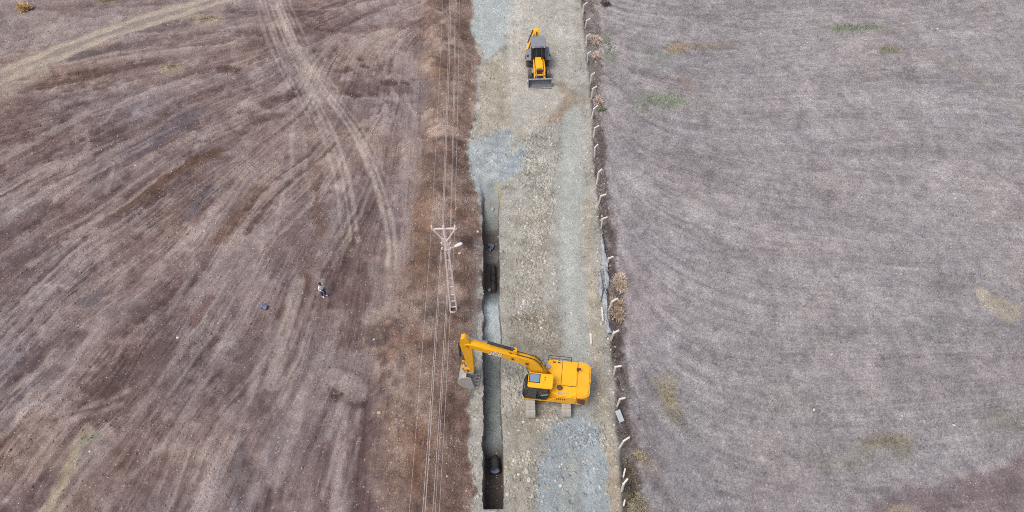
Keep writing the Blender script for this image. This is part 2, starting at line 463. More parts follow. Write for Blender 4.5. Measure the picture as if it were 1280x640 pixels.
area([(604, 80), (630, 70), (636, 130), (640, 160), (596, 165), (600, 120)], C(168, 160, 138), .5, .5, .4)
area([(588, 178), (602, 172), (612, 168), (634, 160), (652, 172), (658, 190), (652, 212), (636, 226), (622, 240), (604, 246), (588, 220)], C(160, 169, 172), .92, .45, .25, -.05, var=.45)
for q in (((596, 222), (612, 206), (620, 188)), ((606, 228), (620, 212), (634, 200)), ((598, 190), (612, 182)), ((628, 180), (640, 172))):
    paint(q, .45, C(184, 191, 190), .6, .3, .5)
paint([(645, 195), (632, 218)], .9, C(146, 158, 168), .6, .3, .5)
paint([(604, 235), (626, 235)], .4, C(160, 150, 118), .0)
area([(618, 228), (628, 224), (628, 262), (621, 268)], C(164, 154, 126), .6, .3, .25)
area([(640, 165), (660, 155), (652, 180), (636, 195)], C(176, 168, 148), .4, .3, .3)
paint([(700, 105), (712, 118), (704, 140), (690, 150)], 1.2, C(146, 130, 112), .7, .4, .7, .05)
paint([(735, 120), (720, 130)], .8, C(150, 134, 116), .4, .4, .6)
area([(706, 140), (724, 130), (730, 200), (724, 300), (735, 420), (742, 520), (712, 560), (706, 460), (704, 380), (694, 300), (696, 220)], C(170, 175, 170), .9, .3, .4, -.05, var=.15)
paint([(712, 200), (708, 300), (716, 420)], .7, C(178, 183, 177), .55, .3, .2, -.03)
paint([(733, 250), (742, 400), (750, 500)], .6, C(176, 166, 146), .6, .4, .3)
area([(630, 390), (690, 385), (700, 420), (692, 445), (650, 450), (635, 425)], C(138, 130, 116), .5, .7, .4, .06)
paint([(640, 398), (672, 402), (690, 410)], .45, C(116, 106, 88), .5, .3, .6)
paint([(645, 425), (690, 438)], .5, C(150, 140, 118), .5, .3, .6)
area([(640, 260), (690, 240), (694, 380), (640, 385)], C(168, 163, 150), .3, .8, .5)
area([(632, 280), (640, 280), (640, 380), (630, 380)], C(168, 166, 152), .5, .3, .3)
area([(668, 645), (672, 590), (676, 560), (695, 530), (735, 512), (752, 540), (760, 580), (768, 645)], C(152, 163, 168), .9, .5, .3, -.03, var=.22)
paint([(715, 565), (712, 600), (706, 645)], .9, C(158, 164, 156), .6, .3, .2, -.04)
paint([(735, 575), (738, 645)], .5, C(168, 178, 180), .6, .3, .2, -.03)
paint([(724, 570), (722, 645)], .25, C(138, 142, 138), .5, .2, .2, .02)
area([(690, 532), (745, 530), (752, 560), (700, 565)], C(148, 158, 166), .6, .5, .3, .04)
area([(640, 560), (668, 560), (672, 645), (640, 645)], C(160, 156, 144), .6, .5, .3, .05)
area([(626, 560), (640, 555), (642, 645), (628, 645)], C(164, 162, 154), .6, .3, .3)
paint([(634, 575), (640, 600)], .3, C(152, 146, 116), .4, .2, .4)
area([(648, 500), (690, 500), (680, 545), (640, 560), (632, 530)], C(148, 142, 128), .5, .5, .4)
paint([(764, 560), (770, 640)], .5, C(170, 156, 132), .7, .2, .4)
paint([(752, 470), (762, 550)], .6, C(172, 164, 146), .6, .3, .4)
rough_mask += mG * .12 * (1 - .6 * sst(46, 52, GY))
for pts, w, a in [([(660, 180), (680, 240), (665, 320), (660, 380)], 2.6, 1.0), ([(665, 395), (665, 445)], 3.0, 1.2), ([(655, 580), (662, 640)], 1.5, 2.0), ([(690, 545), (750, 548)], 1.6, 1.4), ([(680, 150), (700, 200)], 1.8, .7),
                  ([(640, 470), (645, 500)], 1.2, 1.0), ([(700, 590), (690, 560)], 1.4, 1.0), ([(755, 320), (762, 420), (768, 490)], .5, 1.0), ([(588, 560), (592, 640)], .5, .8), ([(676, 520), (700, 522)], 1.2, .7), ([(612, 90), (600, 160)], .8, .5),
                  ([(748, 200), (752, 290)], .7, .7), ([(740, 470), (748, 520)], .6, .4)]:
    D, sl = line_dist(gl(pts), w + 1)
    rough_mask[sl] = np.maximum(rough_mask[sl], a * sst(w / 2 + .6, w / 2 - .6, D + (N_MID[sl] - .5) * 2))
rough_mask *= sst(.30, .62, N_MID) * 1.3 + .15
D, sl = line_dist(smooth_line(gl([(716, 130), (712, 200), (708, 300), (716, 400), (728, 500)])), 3)
rough_mask[sl] *= 1 - .9 * sst(1.5, .9, D + (N_MID[sl] - .5) * .8)

# ---- the weedy verge behind the fence
mV = sst(-.15, .2, dF + (N_FINE - .5) * .5) * sst(.55, -.45, dV + (N_FINE - .5) * 1.4)
vcol = ramp((fbm(GX, GY, .8, 4, 501) - .5) * 3 + (N_HF - .5) * .8, [(-1, C(90, 83, 82)), (0, C(126, 119, 118)), (1, C(160, 153, 149))])
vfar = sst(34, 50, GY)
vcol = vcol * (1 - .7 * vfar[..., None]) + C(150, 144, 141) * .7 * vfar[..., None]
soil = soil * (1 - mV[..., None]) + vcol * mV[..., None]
height += mV * (-.14 + (fbm(GX, GY, .7, 3, 511) - .5) * .35)
paint([(753, 160), (757, 250), (768, 330), (773, 400), (777, 480), (785, 560), (795, 650)], .42, C(84, 76, 74), .6, .3, .8, -.05)
paint([(785, 580), (792, 610), (800, 650)], .9, C(100, 93, 76), .55, .4, .9)
paint([(756, 40), (760, 75)], .6, C(112, 120, 104), .4, .3, .6)

# ---- patches on the stubble field
GRN, OLV, YEL = C(124, 142, 112), C(138, 132, 104), C(160, 146, 104)
for i, (pts, w, c, a) in enumerate([
    ([(822, 124), (852, 126)], 1.5, GRN, .7), ([(850, 124), (892, 128)], .7, C(132, 140, 122), .5), ([(806, 118), (800, 140)], 1.6, C(132, 142, 124), .45), ([(838, 60), (880, 58)], 1.0, C(150, 132, 100), .75), ([(880, 56), (915, 54)], .7, C(146, 134, 116), .5),
    ([(1048, 35), (1095, 34)], 1.0, C(112, 134, 98), .8), ([(1104, 62), (1128, 62)], .7, C(130, 134, 98), .7), ([(800, 60), (820, 80), (830, 70)], 2.2, C(138, 146, 136), .45), ([(760, 40), (762, 80)], 1.1, C(122, 134, 114), .5),
    ([(860, 30), (858, 45)], 1.0, C(126, 118, 122), .6), ([(860, 90), (860, 110)], .5, C(148, 128, 112), .5), ([(830, 480), (836, 505)], 1.0, C(158, 146, 108), .6), ([(845, 515), (862, 550)], .8, C(128, 126, 104), .6),
    ([(800, 568), (806, 574)], .7, C(152, 144, 124), .5), ([(1085, 556), (1135, 552)], .8, C(130, 124, 84), .6), ([(1030, 582), (1080, 570)], 1.2, C(134, 130, 112), .4), ([(906, 370), (912, 374)], .6, C(126, 120, 108), .5),
    ([(1240, 520), (1285, 530)], 1.4, C(128, 128, 110), .5), ([(800, 195), (900, 192), (1000, 187), (1100, 190), (1285, 186)], .5, C(122, 116, 116), .5), ([(930, 140), (960, 155), (1030, 158)], .7, C(128, 120, 116), .4), ([(1090, 98), (1140, 100)], .9, C(130, 116, 110), .45),
    ([(862, 90), (858, 160), (866, 240)], .35, C(128, 122, 126), .4), ([(884, 110), (888, 200), (900, 300), (918, 400)], .4, C(126, 120, 124), .4), ([(810, 300), (812, 400), (820, 470)], .8, C(160, 154, 162), .4), ([(824, 240), (808, 300), (806, 380)], .6, C(128, 122, 126), .35),
    ([(1150, 60), (1240, 110), (1285, 150)], 1.6, C(142, 134, 124), .35), ([(990, 470), (1100, 462), (1285, 470)], .8, C(166, 160, 164), .35), ([(950, 330), (1100, 320), (1285, 316)], 1.2, C(132, 128, 130), .3), ([(1010, 420), (1150, 405), (1285, 398)], 1.6, C(130, 130, 130), .4), ([(880, 520), (920, 500), (990, 500)], 2.0, C(134, 134, 132), .4),
    ([(870, 575), (940, 590), (1040, 560)], .8, C(138, 134, 138), .3), ([(1165, 355), (1200, 362)], .8, C(124, 114, 112), .5), ([(785, 330), (795, 420), (812, 520), (830, 640)], .8, C(134, 120, 124), .45), ([(880, 640), (960, 618), (1010, 600)], 1.2, C(140, 132, 138), .3),
]):
    paint(pts, w, c, a * .8, .7, 1.1, seed=160 + i)
area([(1213, 362), (1228, 358), (1250, 372), (1285, 378), (1285, 402), (1262, 400), (1245, 392), (1226, 378)], C(172, 164, 148), .75, .9, .25)
area([(1060, 645), (1095, 624), (1150, 610), (1190, 600), (1240, 584), (1290, 570), (1320, 645)], C(116, 99, 101), .62, .8, .5, -.05)
paint([(1165, 604), (1255, 580)], .4, C(170, 162, 164), .5, .2, .3)
area([(1100, 640), (1120, 632), (1142, 634), (1142, 650), (1100, 650)], C(160, 146, 130), .7, .4, .3)

# flat pads under machines
for (cx, cy, r_) in ((2.9, 21.06, 3.2), (g(672, 85)[0], g(672, 85)[1], 4.0)):
    w_ = sst(r_ + 1.5, r_ - .5, np.hypot(GX - cx, GY - cy))
    height = height * (1 - w_) + (N_FINE - .5) * .03 * w_
height -= .10 * mG * 0
del bn, rn, vcol, road_col, bank_col, left, rightc

# clods on broken ground: tone of each little lump varies
spk = N_HF
soil *= (1 + (spk - .5) * .22)[..., None]
soil = np.clip(soil, .01, .9)

# ------------------------------------------------------------------ trench (real cut)
TXL, TXR = -1.50, -0.20
_tp = [(214, 0.0), (232, -.12), (252, -.45), (272, -.85), (288, -1.25), (297, -1.85), (309, -1.85), (314, -1.45), (328, -1.45), (334, -1.9), (360, -1.9), (370, -1.3), (384, -.75), (408, -.8), (424, -1.15), (450, -1.4), (510, -1.4), (518, -1.25), (552, -1.35), (570, -1.40), (576, -1.95), (628, -1.95)]
TPY = np.array([g(615, a, b)[1] for a, b in _tp])[::-1]
TPD = np.array([b for a, b in _tp])[::-1]
T_END = g(615, 636)[1]


def trench_depth(X, Y):
    """negative depth of the cut, 0 outside"""
    nl = (fbm(Y, Y * 0 + 3, 1.1, 3, 601) - .5) * .3 + (fbm(Y, Y * 0 + 9, .3, 2, 605) - .5) * .12
    nr = (fbm(Y, Y * 0 + 5, 1.3, 3, 611) - .5) * .28 + (fbm(Y, Y * 0 + 12, .3, 2, 615) - .5) * .10
    d = np.interp(Y, TPY, TPD, left=TPD[0], right=0.0)
    ramp_w = sst(35, 42, Y) * .35
    ins = sst(TXL + nl - .02 - ramp_w, TXL + nl + .10, X) * sst(TXR + nr + .02, TXR + nr - .10, X)
    ins = ins * sst(T_END - .04, T_END + .14, Y)
    fl = d + (fbm(X, Y, .5, 3, 621) - .5) * .16 * np.clip(-d, 0, 1)
    return fl * ins, ins, d


def raster_at(A, X, Y):
    fx = np.clip((X - RX0) / RS, 0, NX - 1.001); fy = np.clip((Y - RY0) / RS, 0, NY - 1.001)
    xi = fx.astype(np.int32); yi = fy.astype(np.int32)
    tx = (fx - xi); ty = (fy - yi)
    if A.ndim == 3:
        tx = tx[..., None]; ty = ty[..., None]
    return (A[yi, xi] * (1 - tx) + A[yi, xi + 1] * tx) * (1 - ty) + (A[yi + 1, xi] * (1 - tx) + A[yi + 1, xi + 1] * tx) * ty


def ground_z(x, y):
    X = np.atleast_1d(np.asarray(x, float)); Y = np.atleast_1d(np.asarray(y, float))
    t, i, d = trench_depth(X, Y)
    z = raster_at(height, X, Y) * (1 - .6 * i) + t
    return z if np.ndim(x) else float(z[0])


# ------------------------------------------------------------------ materials


def new_mat(name):
    m = bpy.data.materials.new(name); m.use_nodes = True
    nt = m.node_tree
    return m, nt, nt.nodes['Principled BSDF']


def N(nt, t, **kw):
    n = nt.nodes.new(t)
    for k, v in kw.items():
        setattr(n, k, v)
    return n


def noise_node(nt, scale, detail=4, rough=.6, vec=None):
    n = N(nt, 'ShaderNodeTexNoise'); n.inputs['Scale'].default_value = scale
    n.inputs['Detail'].default_value = detail; n.inputs['Roughness'].default_value = rough
    if vec is not None:
        nt.links.new(vec, n.inputs['Vector'])
    return n


def maprange(nt, src, a, b, c, d):
    n = N(nt, 'ShaderNodeMapRange')
    for k, v in zip(('From Min', 'From Max', 'To Min', 'To Max'), (a, b, c, d)):
        n.inputs[k].default_value = v
    nt.links.new(src, n.inputs['Value'])
    return n.outputs[0]


def mixrgb(nt, mode, fac, a, b):
    n = N(nt, 'ShaderNodeMix', data_type='RGBA', blend_type=mode)
    for s, v in ((n.inputs[0], fac), (n.inputs[6], a), (n.inputs[7], b)):
        if hasattr(v, 'links') or hasattr(v, 'is_linked'):
            nt.links.new(v, s)
        else:
            s.default_value = v if not isinstance(v, (tuple, list, np.ndarray)) else (*[float(q) for q in v[:3]], 1)
    return n.outputs[2]


def ground_mat(name, s1, s2, lo, hi, bump=.5, dist=.05, speck=.6):
    m, nt, p = new_mat(name)
    at = N(nt, 'ShaderNodeAttribute', attribute_name='soil')
    co = N(nt, 'ShaderNodeTexCoord').outputs['Object']
    n1 = noise_node(nt, s1, 6, .7, co); n2 = noise_node(nt, s2, 4, .65, co); n3 = noise_node(nt, .45, 5, .6, co)
    f1 = maprange(nt, n1.outputs[0], .3, .7, lo, hi)
    f2 = maprange(nt, n2.outputs[0], .3, .7, lo * .5 + .5, hi * .5 + .5)
    mu = N(nt, 'ShaderNodeMath', operation='MULTIPLY'); nt.links.new(f1, mu.inputs[0]); nt.links.new(f2, mu.inputs[1])
    mu2 = N(nt, 'ShaderNodeMath', operation='MULTIPLY'); nt.links.new(mu.outputs[0], mu2.inputs[0]); nt.links.new(maprange(nt, n3.outputs[0], .3, .7, .93, 1.07), mu2.inputs[1])
    vm = N(nt, 'ShaderNodeVectorMath', operation='SCALE'); nt.links.new(at.outputs['Color'], vm.inputs[0]); nt.links.new(mu2.outputs[0], vm.inputs['Scale'])
    vo = N(nt, 'ShaderNodeTexVoronoi'); vo.inputs['Scale'].default_value = 6.5; nt.links.new(co, vo.inputs['Vector'])
    sc_ = N(nt, 'ShaderNodeSeparateColor'); nt.links.new(vo.outputs['Color'], sc_.inputs[0])
    dot = maprange(nt, vo.outputs['Distance'], .22, .36, 1, 0)

    def sel(ch, a, b):
        q = N(nt, 'ShaderNodeMath', operation='MULTIPLY'); nt.links.new(dot, q.inputs[0]); nt.links.new(maprange(nt, sc_.outputs[ch], a, b, 0, 1), q.inputs[1])
        return q.outputs[0]
    pale = mixrgb(nt, 'MIX', sel(0, .86, .99), vm.outputs[0], (.50, .46, .43))
    dk = N(nt, 'ShaderNodeMath', operation='MULTIPLY'); nt.links.new(sel(1, .6, .95), dk.inputs[0]); dk.inputs[1].default_value = speck
    dark = mixrgb(nt, 'MULTIPLY', dk.outputs[0], pale, (.45, .42, .42))
    nt.links.new(dark, p.inputs['Base Color'])
    p.inputs['Roughness'].default_value = .97
    p.inputs['Specular IOR Level'].default_value = .12
    ad = N(nt, 'ShaderNodeMath', operation='ADD'); nt.links.new(n1.outputs[0], ad.inputs[0]); nt.links.new(n2.outputs[0], ad.inputs[1])
    b = N(nt, 'ShaderNodeBump'); b.inputs['Strength'].default_value = bump; b.inputs['Distance'].default_value = dist
    nt.links.new(ad.outputs[0], b.inputs['Height']); nt.links.new(b.outputs[0], p.inputs['Normal'])
    return m


def plain_mat(name, col, rough=.6, metal=0.0, var=.12, scale=3.0, dust=0.0, dust_col=(.42, .40, .36), bump=0.0, spec=.5, coat=0.0):
    m, nt, p = new_mat(name)
    co = N(nt, 'ShaderNodeTexCoord').outputs['Object']
    n1 = noise_node(nt, scale, 6, .65, co)
    f = maprange(nt, n1.outputs[0], .3, .7, 1 - var, 1 + var)
    vm = N(nt, 'ShaderNodeVectorMath', operation='SCALE'); vm.inputs[0].default_value = [float(c) for c in col[:3]]
    nt.links.new(f, vm.inputs['Scale'])
    out = vm.outputs[0]
    if dust:
        n2 = noise_node(nt, scale * .6, 8, .75, co)
        out = mixrgb(nt, 'MIX', maprange(nt, n2.outputs[0], .40, .72, 0, dust), out, dust_col)
        nt.links.new(maprange(nt, n2.outputs[0], .4, .7, rough, min(1, rough + .4)), p.inputs['Roughness'])
    else:
        p.inputs['Roughness'].default_value = rough
    nt.links.new(out, p.inputs['Base Color'])
    p.inputs['Metallic'].default_value = metal
    p.inputs['Specular IOR Level'].default_value = spec
    if coat:
        p.inputs['Coat Weight'].default_value = coat
    if bump:
        n3 = noise_node(nt, scale * 6, 4, .6, co)
        b = N(nt, 'ShaderNodeBump'); b.inputs['Strength'].default_value = bump; b.inputs['Distance'].default_value = .02
        nt.links.new(n3.outputs[0], b.inputs['Height']); nt.links.new(b.outputs[0], p.inputs['Normal'])
    return m


def attr_mat(name, rough=.9, var=.18, scale=14, translucent=False):
    m, nt, p = new_mat(name)
    at = N(nt, 'ShaderNodeAttribute', attribute_name='tone')
    co = N(nt, 'ShaderNodeTexCoord').outputs['Object']
    n1 = noise_node(nt, scale, 4, .65, co)
    vm = N(nt, 'ShaderNodeVectorMath', operation='SCALE'); nt.links.new(at.outputs['Color'], vm.inputs[0])
    nt.links.new(maprange(nt, n1.outputs[0], .3, .7, 1 - var, 1 + var), vm.inputs['Scale'])
    nt.links.new(vm.outputs[0], p.inputs['Base Color'])
    p.inputs['Roughness'].default_value = rough
    p.inputs['Specular IOR Level'].default_value = .2
    return m


M_FIELD = ground_mat('torn_soil', 11, 26, .80, 1.20, .8, .06)
M_STUB = ground_mat('stubble_soil', 9, 24, .74, 1.26, .8, .06)
M_BANK = ground_mat('spoil_soil', 9, 22, .76, 1.24, 1.0, .09)
M_ROAD = ground_mat('gravel', 9, 22, .80, 1.20, .7, .06, .45)
M_TREN = ground_mat('trench_soil', 8, 28, .84, 1.16, .6, .06, .3)
M_VERGE = ground_mat('verge_soil', 6, 18, .6, 1.4, 1.0, .10)
M_STONE = attr_mat('stone', .9, .16, 16)
M_BLADE = attr_mat('dry_stalks', .85, .12, 6)

# ------------------------------------------------------------------ object helpers


def tag(o, label=None, cat=None, group=None, kind=None):
    for k, v in (('label', label), ('category', cat), ('group', group), ('kind', kind)):
        if v:
            o[k] = v
    return o


def np_mesh(name, V, Fq, mat, tone=None, attr='tone', smooth=False):
    """mesh from numpy arrays; Fq is (n,3) or (n,4)"""
    me = bpy.data.meshes.new(name)
    V = np.ascontiguousarray(V, np.float32); Fq = np.ascontiguousarray(Fq, np.int32)
    n, k = Fq.shape
    me.vertices.add(len(V)); me.vertices.foreach_set('co', V.ravel())
    me.loops.add(n * k); me.loops.foreach_set('vertex_index', Fq.ravel())
    me.polygons.add(n); me.polygons.foreach_set('loop_start', np.arange(0, n * k, k, dtype=np.int32))
    if smooth:
        me.polygons.foreach_set('use_smooth', np.ones(n, bool))
    me.update(calc_edges=True)
    if tone is not None:
        a = me.attributes.new(attr, 'FLOAT_COLOR', 'POINT')
        c = np.ones((len(V), 4), np.float32); c[:, :3] = tone
        a.data.foreach_set('color', c.ravel())
    me.materials.append(mat)
    return me


def link(name, me, parent=None):
    o = bpy.data.objects.new(name, me)
    COL.objects.link(o)
    if parent is not None:
        o.parent = parent
    return o


def empty(name, loc=(0, 0, 0), rz=0.0):
    o = bpy.data.objects.new(name, None)
    o.empty_display_size = .3
    COL.objects.link(o); o.location = [float(v) for v in loc]; o.rotation_euler = (0, 0, rz)
    return o


class MB:
    def __init__(s):
        s.v = []; s.f = []

    def add(s, vs, fs):
        b = len(s.v); s.v += [tuple(float(q) for q in p) for p in vs]; s.f += [tuple(b + i for i in f) for f in fs]
        return s

    def box(s, c, d, M=None):
        vs = []
        for z in (-.5, .5):
            for y in (-.5, .5):
                for x in (-.5, .5):
                    p = Vector((x * d[0], y * d[1], z * d[2]))
                    if M is not None:
                        p = M @ p
                    vs.append((p.x + c[0], p.y + c[1], p.z + c[2]))
        return s.add(vs, [(0, 2, 3, 1), (4, 5, 7, 6), (0, 1, 5, 4), (2, 6, 7, 3), (0, 4, 6, 2), (1, 3, 7, 5)])

    def tube(s, p0, p1, r0, r1=None, n=10, cap=True):
        p0, p1 = Vector([float(q) for q in p0]), Vector([float(q) for q in p1]); r1 = r0 if r1 is None else r1
        d = (p1 - p0).normalized(); a = d.orthogonal().normalized(); b = d.cross(a)
        vs = []
        for p, r in ((p0, r0), (p1, r1)):
            for i in range(n):
                t = 2 * pi * i / n; vs.append(p + a * (r * cos(t)) + b * (r * sin(t)))
        fs = [(i, (i + 1) % n, n + (i + 1) % n, n + i) for i in range(n)]
        if cap:
            fs += [tuple(range(n - 1, -1, -1)), tuple(range(n, 2 * n))]
        return s.add(vs, fs)

    def bar(s, p0, p1, w, h, up=(0, 0, 1)):
        p0, p1 = Vector([float(q) for q in p0]), Vector([float(q) for q in p1]); d = (p1 - p0).normalized()
        sd = d.cross(Vector(up))
        sd = (sd if sd.length > 1e-4 else d.orthogonal()).normalized(); u = sd.cross(d)
        vs = [p + sd * (a * w / 2) + u * (b * h / 2) for p in (p0, p1) for a, b in ((-1, -1), (1, -1), (1, 1), (-1, 1))]
        return s.add(vs, [(0, 1, 5, 4), (1, 2, 6, 5), (2, 3, 7, 6), (3, 0, 4, 7), (3, 2, 1, 0), (4, 5, 6, 7)])

    def prism(s, prof, y0, y1):
        """(x,z) outline pushed along y"""
        n = len(prof); vs = [(x, y0, z) for x, z in prof] + [(x, y1, z) for x, z in prof]
        return s.add(vs, [(i, (i + 1) % n, n + (i + 1) % n, n + i) for i in range(n)] + [tuple(range(n - 1, -1, -1)), tuple(range(n, 2 * n))])

    def slab(s, prof, z0, z1):
        """(x,y) outline pushed along z"""
        n = len(prof); vs = [(x, y, z0) for x, y in prof] + [(x, y, z1) for x, y in prof]
        return s.add(vs, [(i, (i + 1) % n, n + (i + 1) % n, n + i) for i in range(n)] + [tuple(range(n - 1, -1, -1)), tuple(range(n, 2 * n))])

    def lathe(s, prof, axis_p, axis_d, n=20):
        """(r,t) rings along an axis"""
        o = Vector(axis_p); d = Vector(axis_d).normalized(); a = d.orthogonal().normalized(); b = d.cross(a)
        vs = []; m = len(prof)
        for r, t in prof:
            for i in range(n):
                q = 2 * pi * i / n; vs.append(o + d * t + a * (r * cos(q)) + b * (r * sin(q)))
        fs = [(j * n + i, j * n + (i + 1) % n, (j + 1) * n + (i + 1) % n, (j + 1) * n + i) for j in range(m - 1) for i in range(n)]
        return s.add(vs, fs)

    def path(s, pts, r, n=6):
        for a, b in zip(pts[:-1], pts[1:]):
            s.tube(a, b, r, n=n)
        return s

    def build(s, name, mat, parent=None, bevel=0.0, seg=2, smooth=False, rz=None, loc=None):
        me = bpy.data.meshes.new(name); me.from_pydata(s.v, [], s.f)
        bm = bmesh.new(); bm.from_mesh(me)
        bmesh.ops.recalc_face_normals(bm, faces=bm.faces)
        if bevel:
            es = [e for e in bm.edges if len(e.link_faces) == 2 and e.calc_face_angle(0) > .5]
            bmesh.ops.bevel(bm, geom=es, offset=bevel, segments=seg, affect='EDGES', clamp_overlap=True)
        if smooth:
            for f in bm.faces:
                f.smooth = True
        bm.to_mesh(me); bm.free()
        if smooth:
            try:
                me.set_sharp_from_angle(angle=radians(38))
            except Exception:
                pass
        me.materials.append(mat)
        o = link(name, me, parent)
        if rz is not None:
            o.rotation_euler = (0, 0, rz)
        if loc is not None:
            o.location = loc
        return o


# ------------------------------------------------------------------ the ground, one sheet cut into pieces


def graded(a, b, fine, far):
    out = [a]; d = fine
    while out[-1] - a < far:
        d *= 1.55; out.append(out[-1] + d)
    return out[1:]


lo_f, hi_f = -61.0, 63.0
core = np.concatenate([np.arange(lo_f, -2.2, .088), np.arange(-2.2, .5, .05), np.arange(.5, hi_f, .10)])
exl = [2 * lo_f - v for v in graded(lo_f, 0, .115, 900)][::-1]
exr = graded(core[-1], 0, .115, 900)
vx = np.concatenate([exl, core, exr])
corey = [10.0]
while corey[-1] < 75.0:
    corey.append(corey[-1] + np.interp(corey[-1], [12, 35, 70], [.078, .092, .13]))
corey = np.array(corey)
vy = np.concatenate([[2 * 10.0 - v for v in graded(10.0, 0, .115, 700)][::-1], corey, graded(corey[-1], 0, .115, 1200)])
VX, VY = np.meshgrid(vx, vy)
td, ti, tdd = trench_depth(VX, VY)
h0 = raster_at(height, VX, VY)
out_fade = sst(0, 12, np.maximum(np.maximum(RX0 + 2 - VX, VX - RX1 + 2), np.maximum(RY0 + 2 - VY, VY - RY1 + 2)))
VZ = h0 * (1 - .6 * ti) * (1 - out_fade) + td
VC = raster_at(soil, VX, VY)
# trench tones: pale bedding where it has been filled, dark wet soil elsewhere
fill = np.interp(VY, TPY, np.array([1.0 if (364 < a < 562 or a < 292 or 312 < a < 330) else 0.0 for a, b in _tp])[::-1])
murk = np.interp(VY, TPY, np.array([1.0 if 372 < a < 425 else 0.0 for a, b in _tp])[::-1])
nz = fbm(VX, VY, .5, 3, 631)
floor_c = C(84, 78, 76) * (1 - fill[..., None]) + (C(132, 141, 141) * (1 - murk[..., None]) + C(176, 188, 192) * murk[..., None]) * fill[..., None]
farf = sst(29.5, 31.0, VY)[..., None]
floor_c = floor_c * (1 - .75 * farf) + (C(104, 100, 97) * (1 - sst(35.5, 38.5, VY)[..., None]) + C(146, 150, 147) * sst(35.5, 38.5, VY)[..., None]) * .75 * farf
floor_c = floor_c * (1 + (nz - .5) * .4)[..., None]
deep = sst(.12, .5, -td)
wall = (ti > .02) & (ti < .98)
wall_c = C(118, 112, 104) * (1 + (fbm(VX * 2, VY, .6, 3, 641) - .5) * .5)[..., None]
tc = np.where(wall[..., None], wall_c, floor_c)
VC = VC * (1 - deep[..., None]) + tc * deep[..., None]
# region of every face
FXc = (VX[:-1, :-1] + VX[1:, 1:]) / 2; FYc = (VY[:-1, :-1] + VY[1:, 1:]) / 2
rgn = np.zeros(FXc.shape, np.int8)
rd = lambda A: raster_at(A.astype(np.float32), FXc, FYc)
fB, fR, fF, fV = rd(dB), rd(dR), rd(dF), rd(dV)
rgn[fB > .2] = 1; rgn[fR > 0] = 2; rgn[fF > 0] = 3; rgn[fV > 0] = 4
rgn[(rd(track_mask) > .5) & (rgn == 0)] = 5
rgn[-td[:-1, :-1] > .10] = 6; rgn[-td[1:, 1:] > .10] = 6; rgn[-td[:-1, 1:] > .10] = 6; rgn[-td[1:, :-1] > .10] = 6
nxv = VX.shape[1]
II = (np.arange(VX.shape[0] - 1)[:, None] * nxv + np.arange(nxv - 1)[None])
quad = np.stack([II, II + 1, II + nxv + 1, II + nxv], -1)
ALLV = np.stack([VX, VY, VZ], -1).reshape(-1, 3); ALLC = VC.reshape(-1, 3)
for r_, nm, mt, lab, cat in ((0, 'bare_field', M_FIELD, 'torn up bare brown field scraped by machine tracks left of the trench', 'field'),
                             (1, 'spoil_bank', M_BANK, 'long low bank of reddish brown spoil heaped beside the trench', 'bank'),
                             (2, 'gravel_road', M_ROAD, 'beige and blue grey gravel road between trench and fence posts', 'road'),
                             (3, 'verge', M_VERGE, 'dark weedy strip behind the white fence posts', 'verge'),
                             (4, 'stubble_field', M_STUB, 'pale mauve grey harrowed stubble field right of the fence', 'field'),
                             (5, 'farm_track', M_FIELD, 'pale sandy farm track crossing the top left corner', 'track'),
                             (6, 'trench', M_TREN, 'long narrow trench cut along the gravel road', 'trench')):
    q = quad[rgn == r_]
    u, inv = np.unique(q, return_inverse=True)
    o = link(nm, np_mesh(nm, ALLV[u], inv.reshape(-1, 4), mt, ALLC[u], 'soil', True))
    tag(o, lab, cat, kind='structure')
del ALLV, ALLC, VX, VY, VZ, VC, quad, rgn

# ------------------------------------------------------------------ loose stuff: stones, clods, stubble
OCT = np.array([[1, 0, 0], [-1, 0, 0], [0, 1, 0], [0, -1, 0], [0, 0, 1], [0, 0, -1]], np.float32)
OCF = np.array([[0, 2, 4], [2, 1, 4], [1, 3, 4], [3, 0, 4], [2, 0, 5], [1, 2, 5], [3, 1, 5], [0, 3, 5]], np.int32)
BX8 = np.array([[-1, -1, -.7], [1, -1, -.7], [1, 1, -.7], [-1, 1, -.7], [-.6, -.7, .8], [.7, -.6, .7], [.6, .7, .8], [-.7, .6, .6]], np.float32)
BF8 = np.array([[0, 1, 5], [0, 5, 4], [1, 2, 6], [1, 6, 5], [2, 3, 7], [2, 7, 6], [3, 0, 4], [3, 4, 7], [4, 5, 6], [4, 6, 7]], np.int32)


def scatter_stones(name, P, R_, T, label, cat, seed=0):
    r = np.random.default_rng(seed)
    n = len(P)
    base, bf = BX8, BF8
    V = base[None] * (1 + r.uniform(-.38, .38, (n, 8, 3)))
    V = V * np.stack([r.uniform(.7, 1.3, n), r.uniform(.7, 1.3, n), r.uniform(.5, .9, n)], -1)[:, None]
    a = r.uniform(0, 2 * pi, n); ca, sa = np.cos(a)[:, None], np.sin(a)[:, None]
    X = V[..., 0] * ca - V[..., 1] * sa; Y = V[..., 0] * sa + V[..., 1] * ca
    V = np.stack([X, Y, V[..., 2]], -1) * R_[:, None, None] + P[:, None]
    F_ = (bf[None] + (np.arange(n) * 8)[:, None, None]).reshape(-1, 3)
    o = link(name, np_mesh(name, V.reshape(-1, 3), F_, M_STONE, np.repeat(T, 8, 0)))
    return tag(o, label, cat, kind='stuff')


def sample_density(dens, n, r):
    w = np.clip(dens, 0, None).ravel().astype(np.float64); c = np.cumsum(w)
    idx = np.searchsorted(c, r.random(n) * c[-1])
    x = xs[idx % NX] + r.uniform(-.05, .05, n); y = ys[idx // NX] + r.uniform(-.05, .05, n)
    return x, y


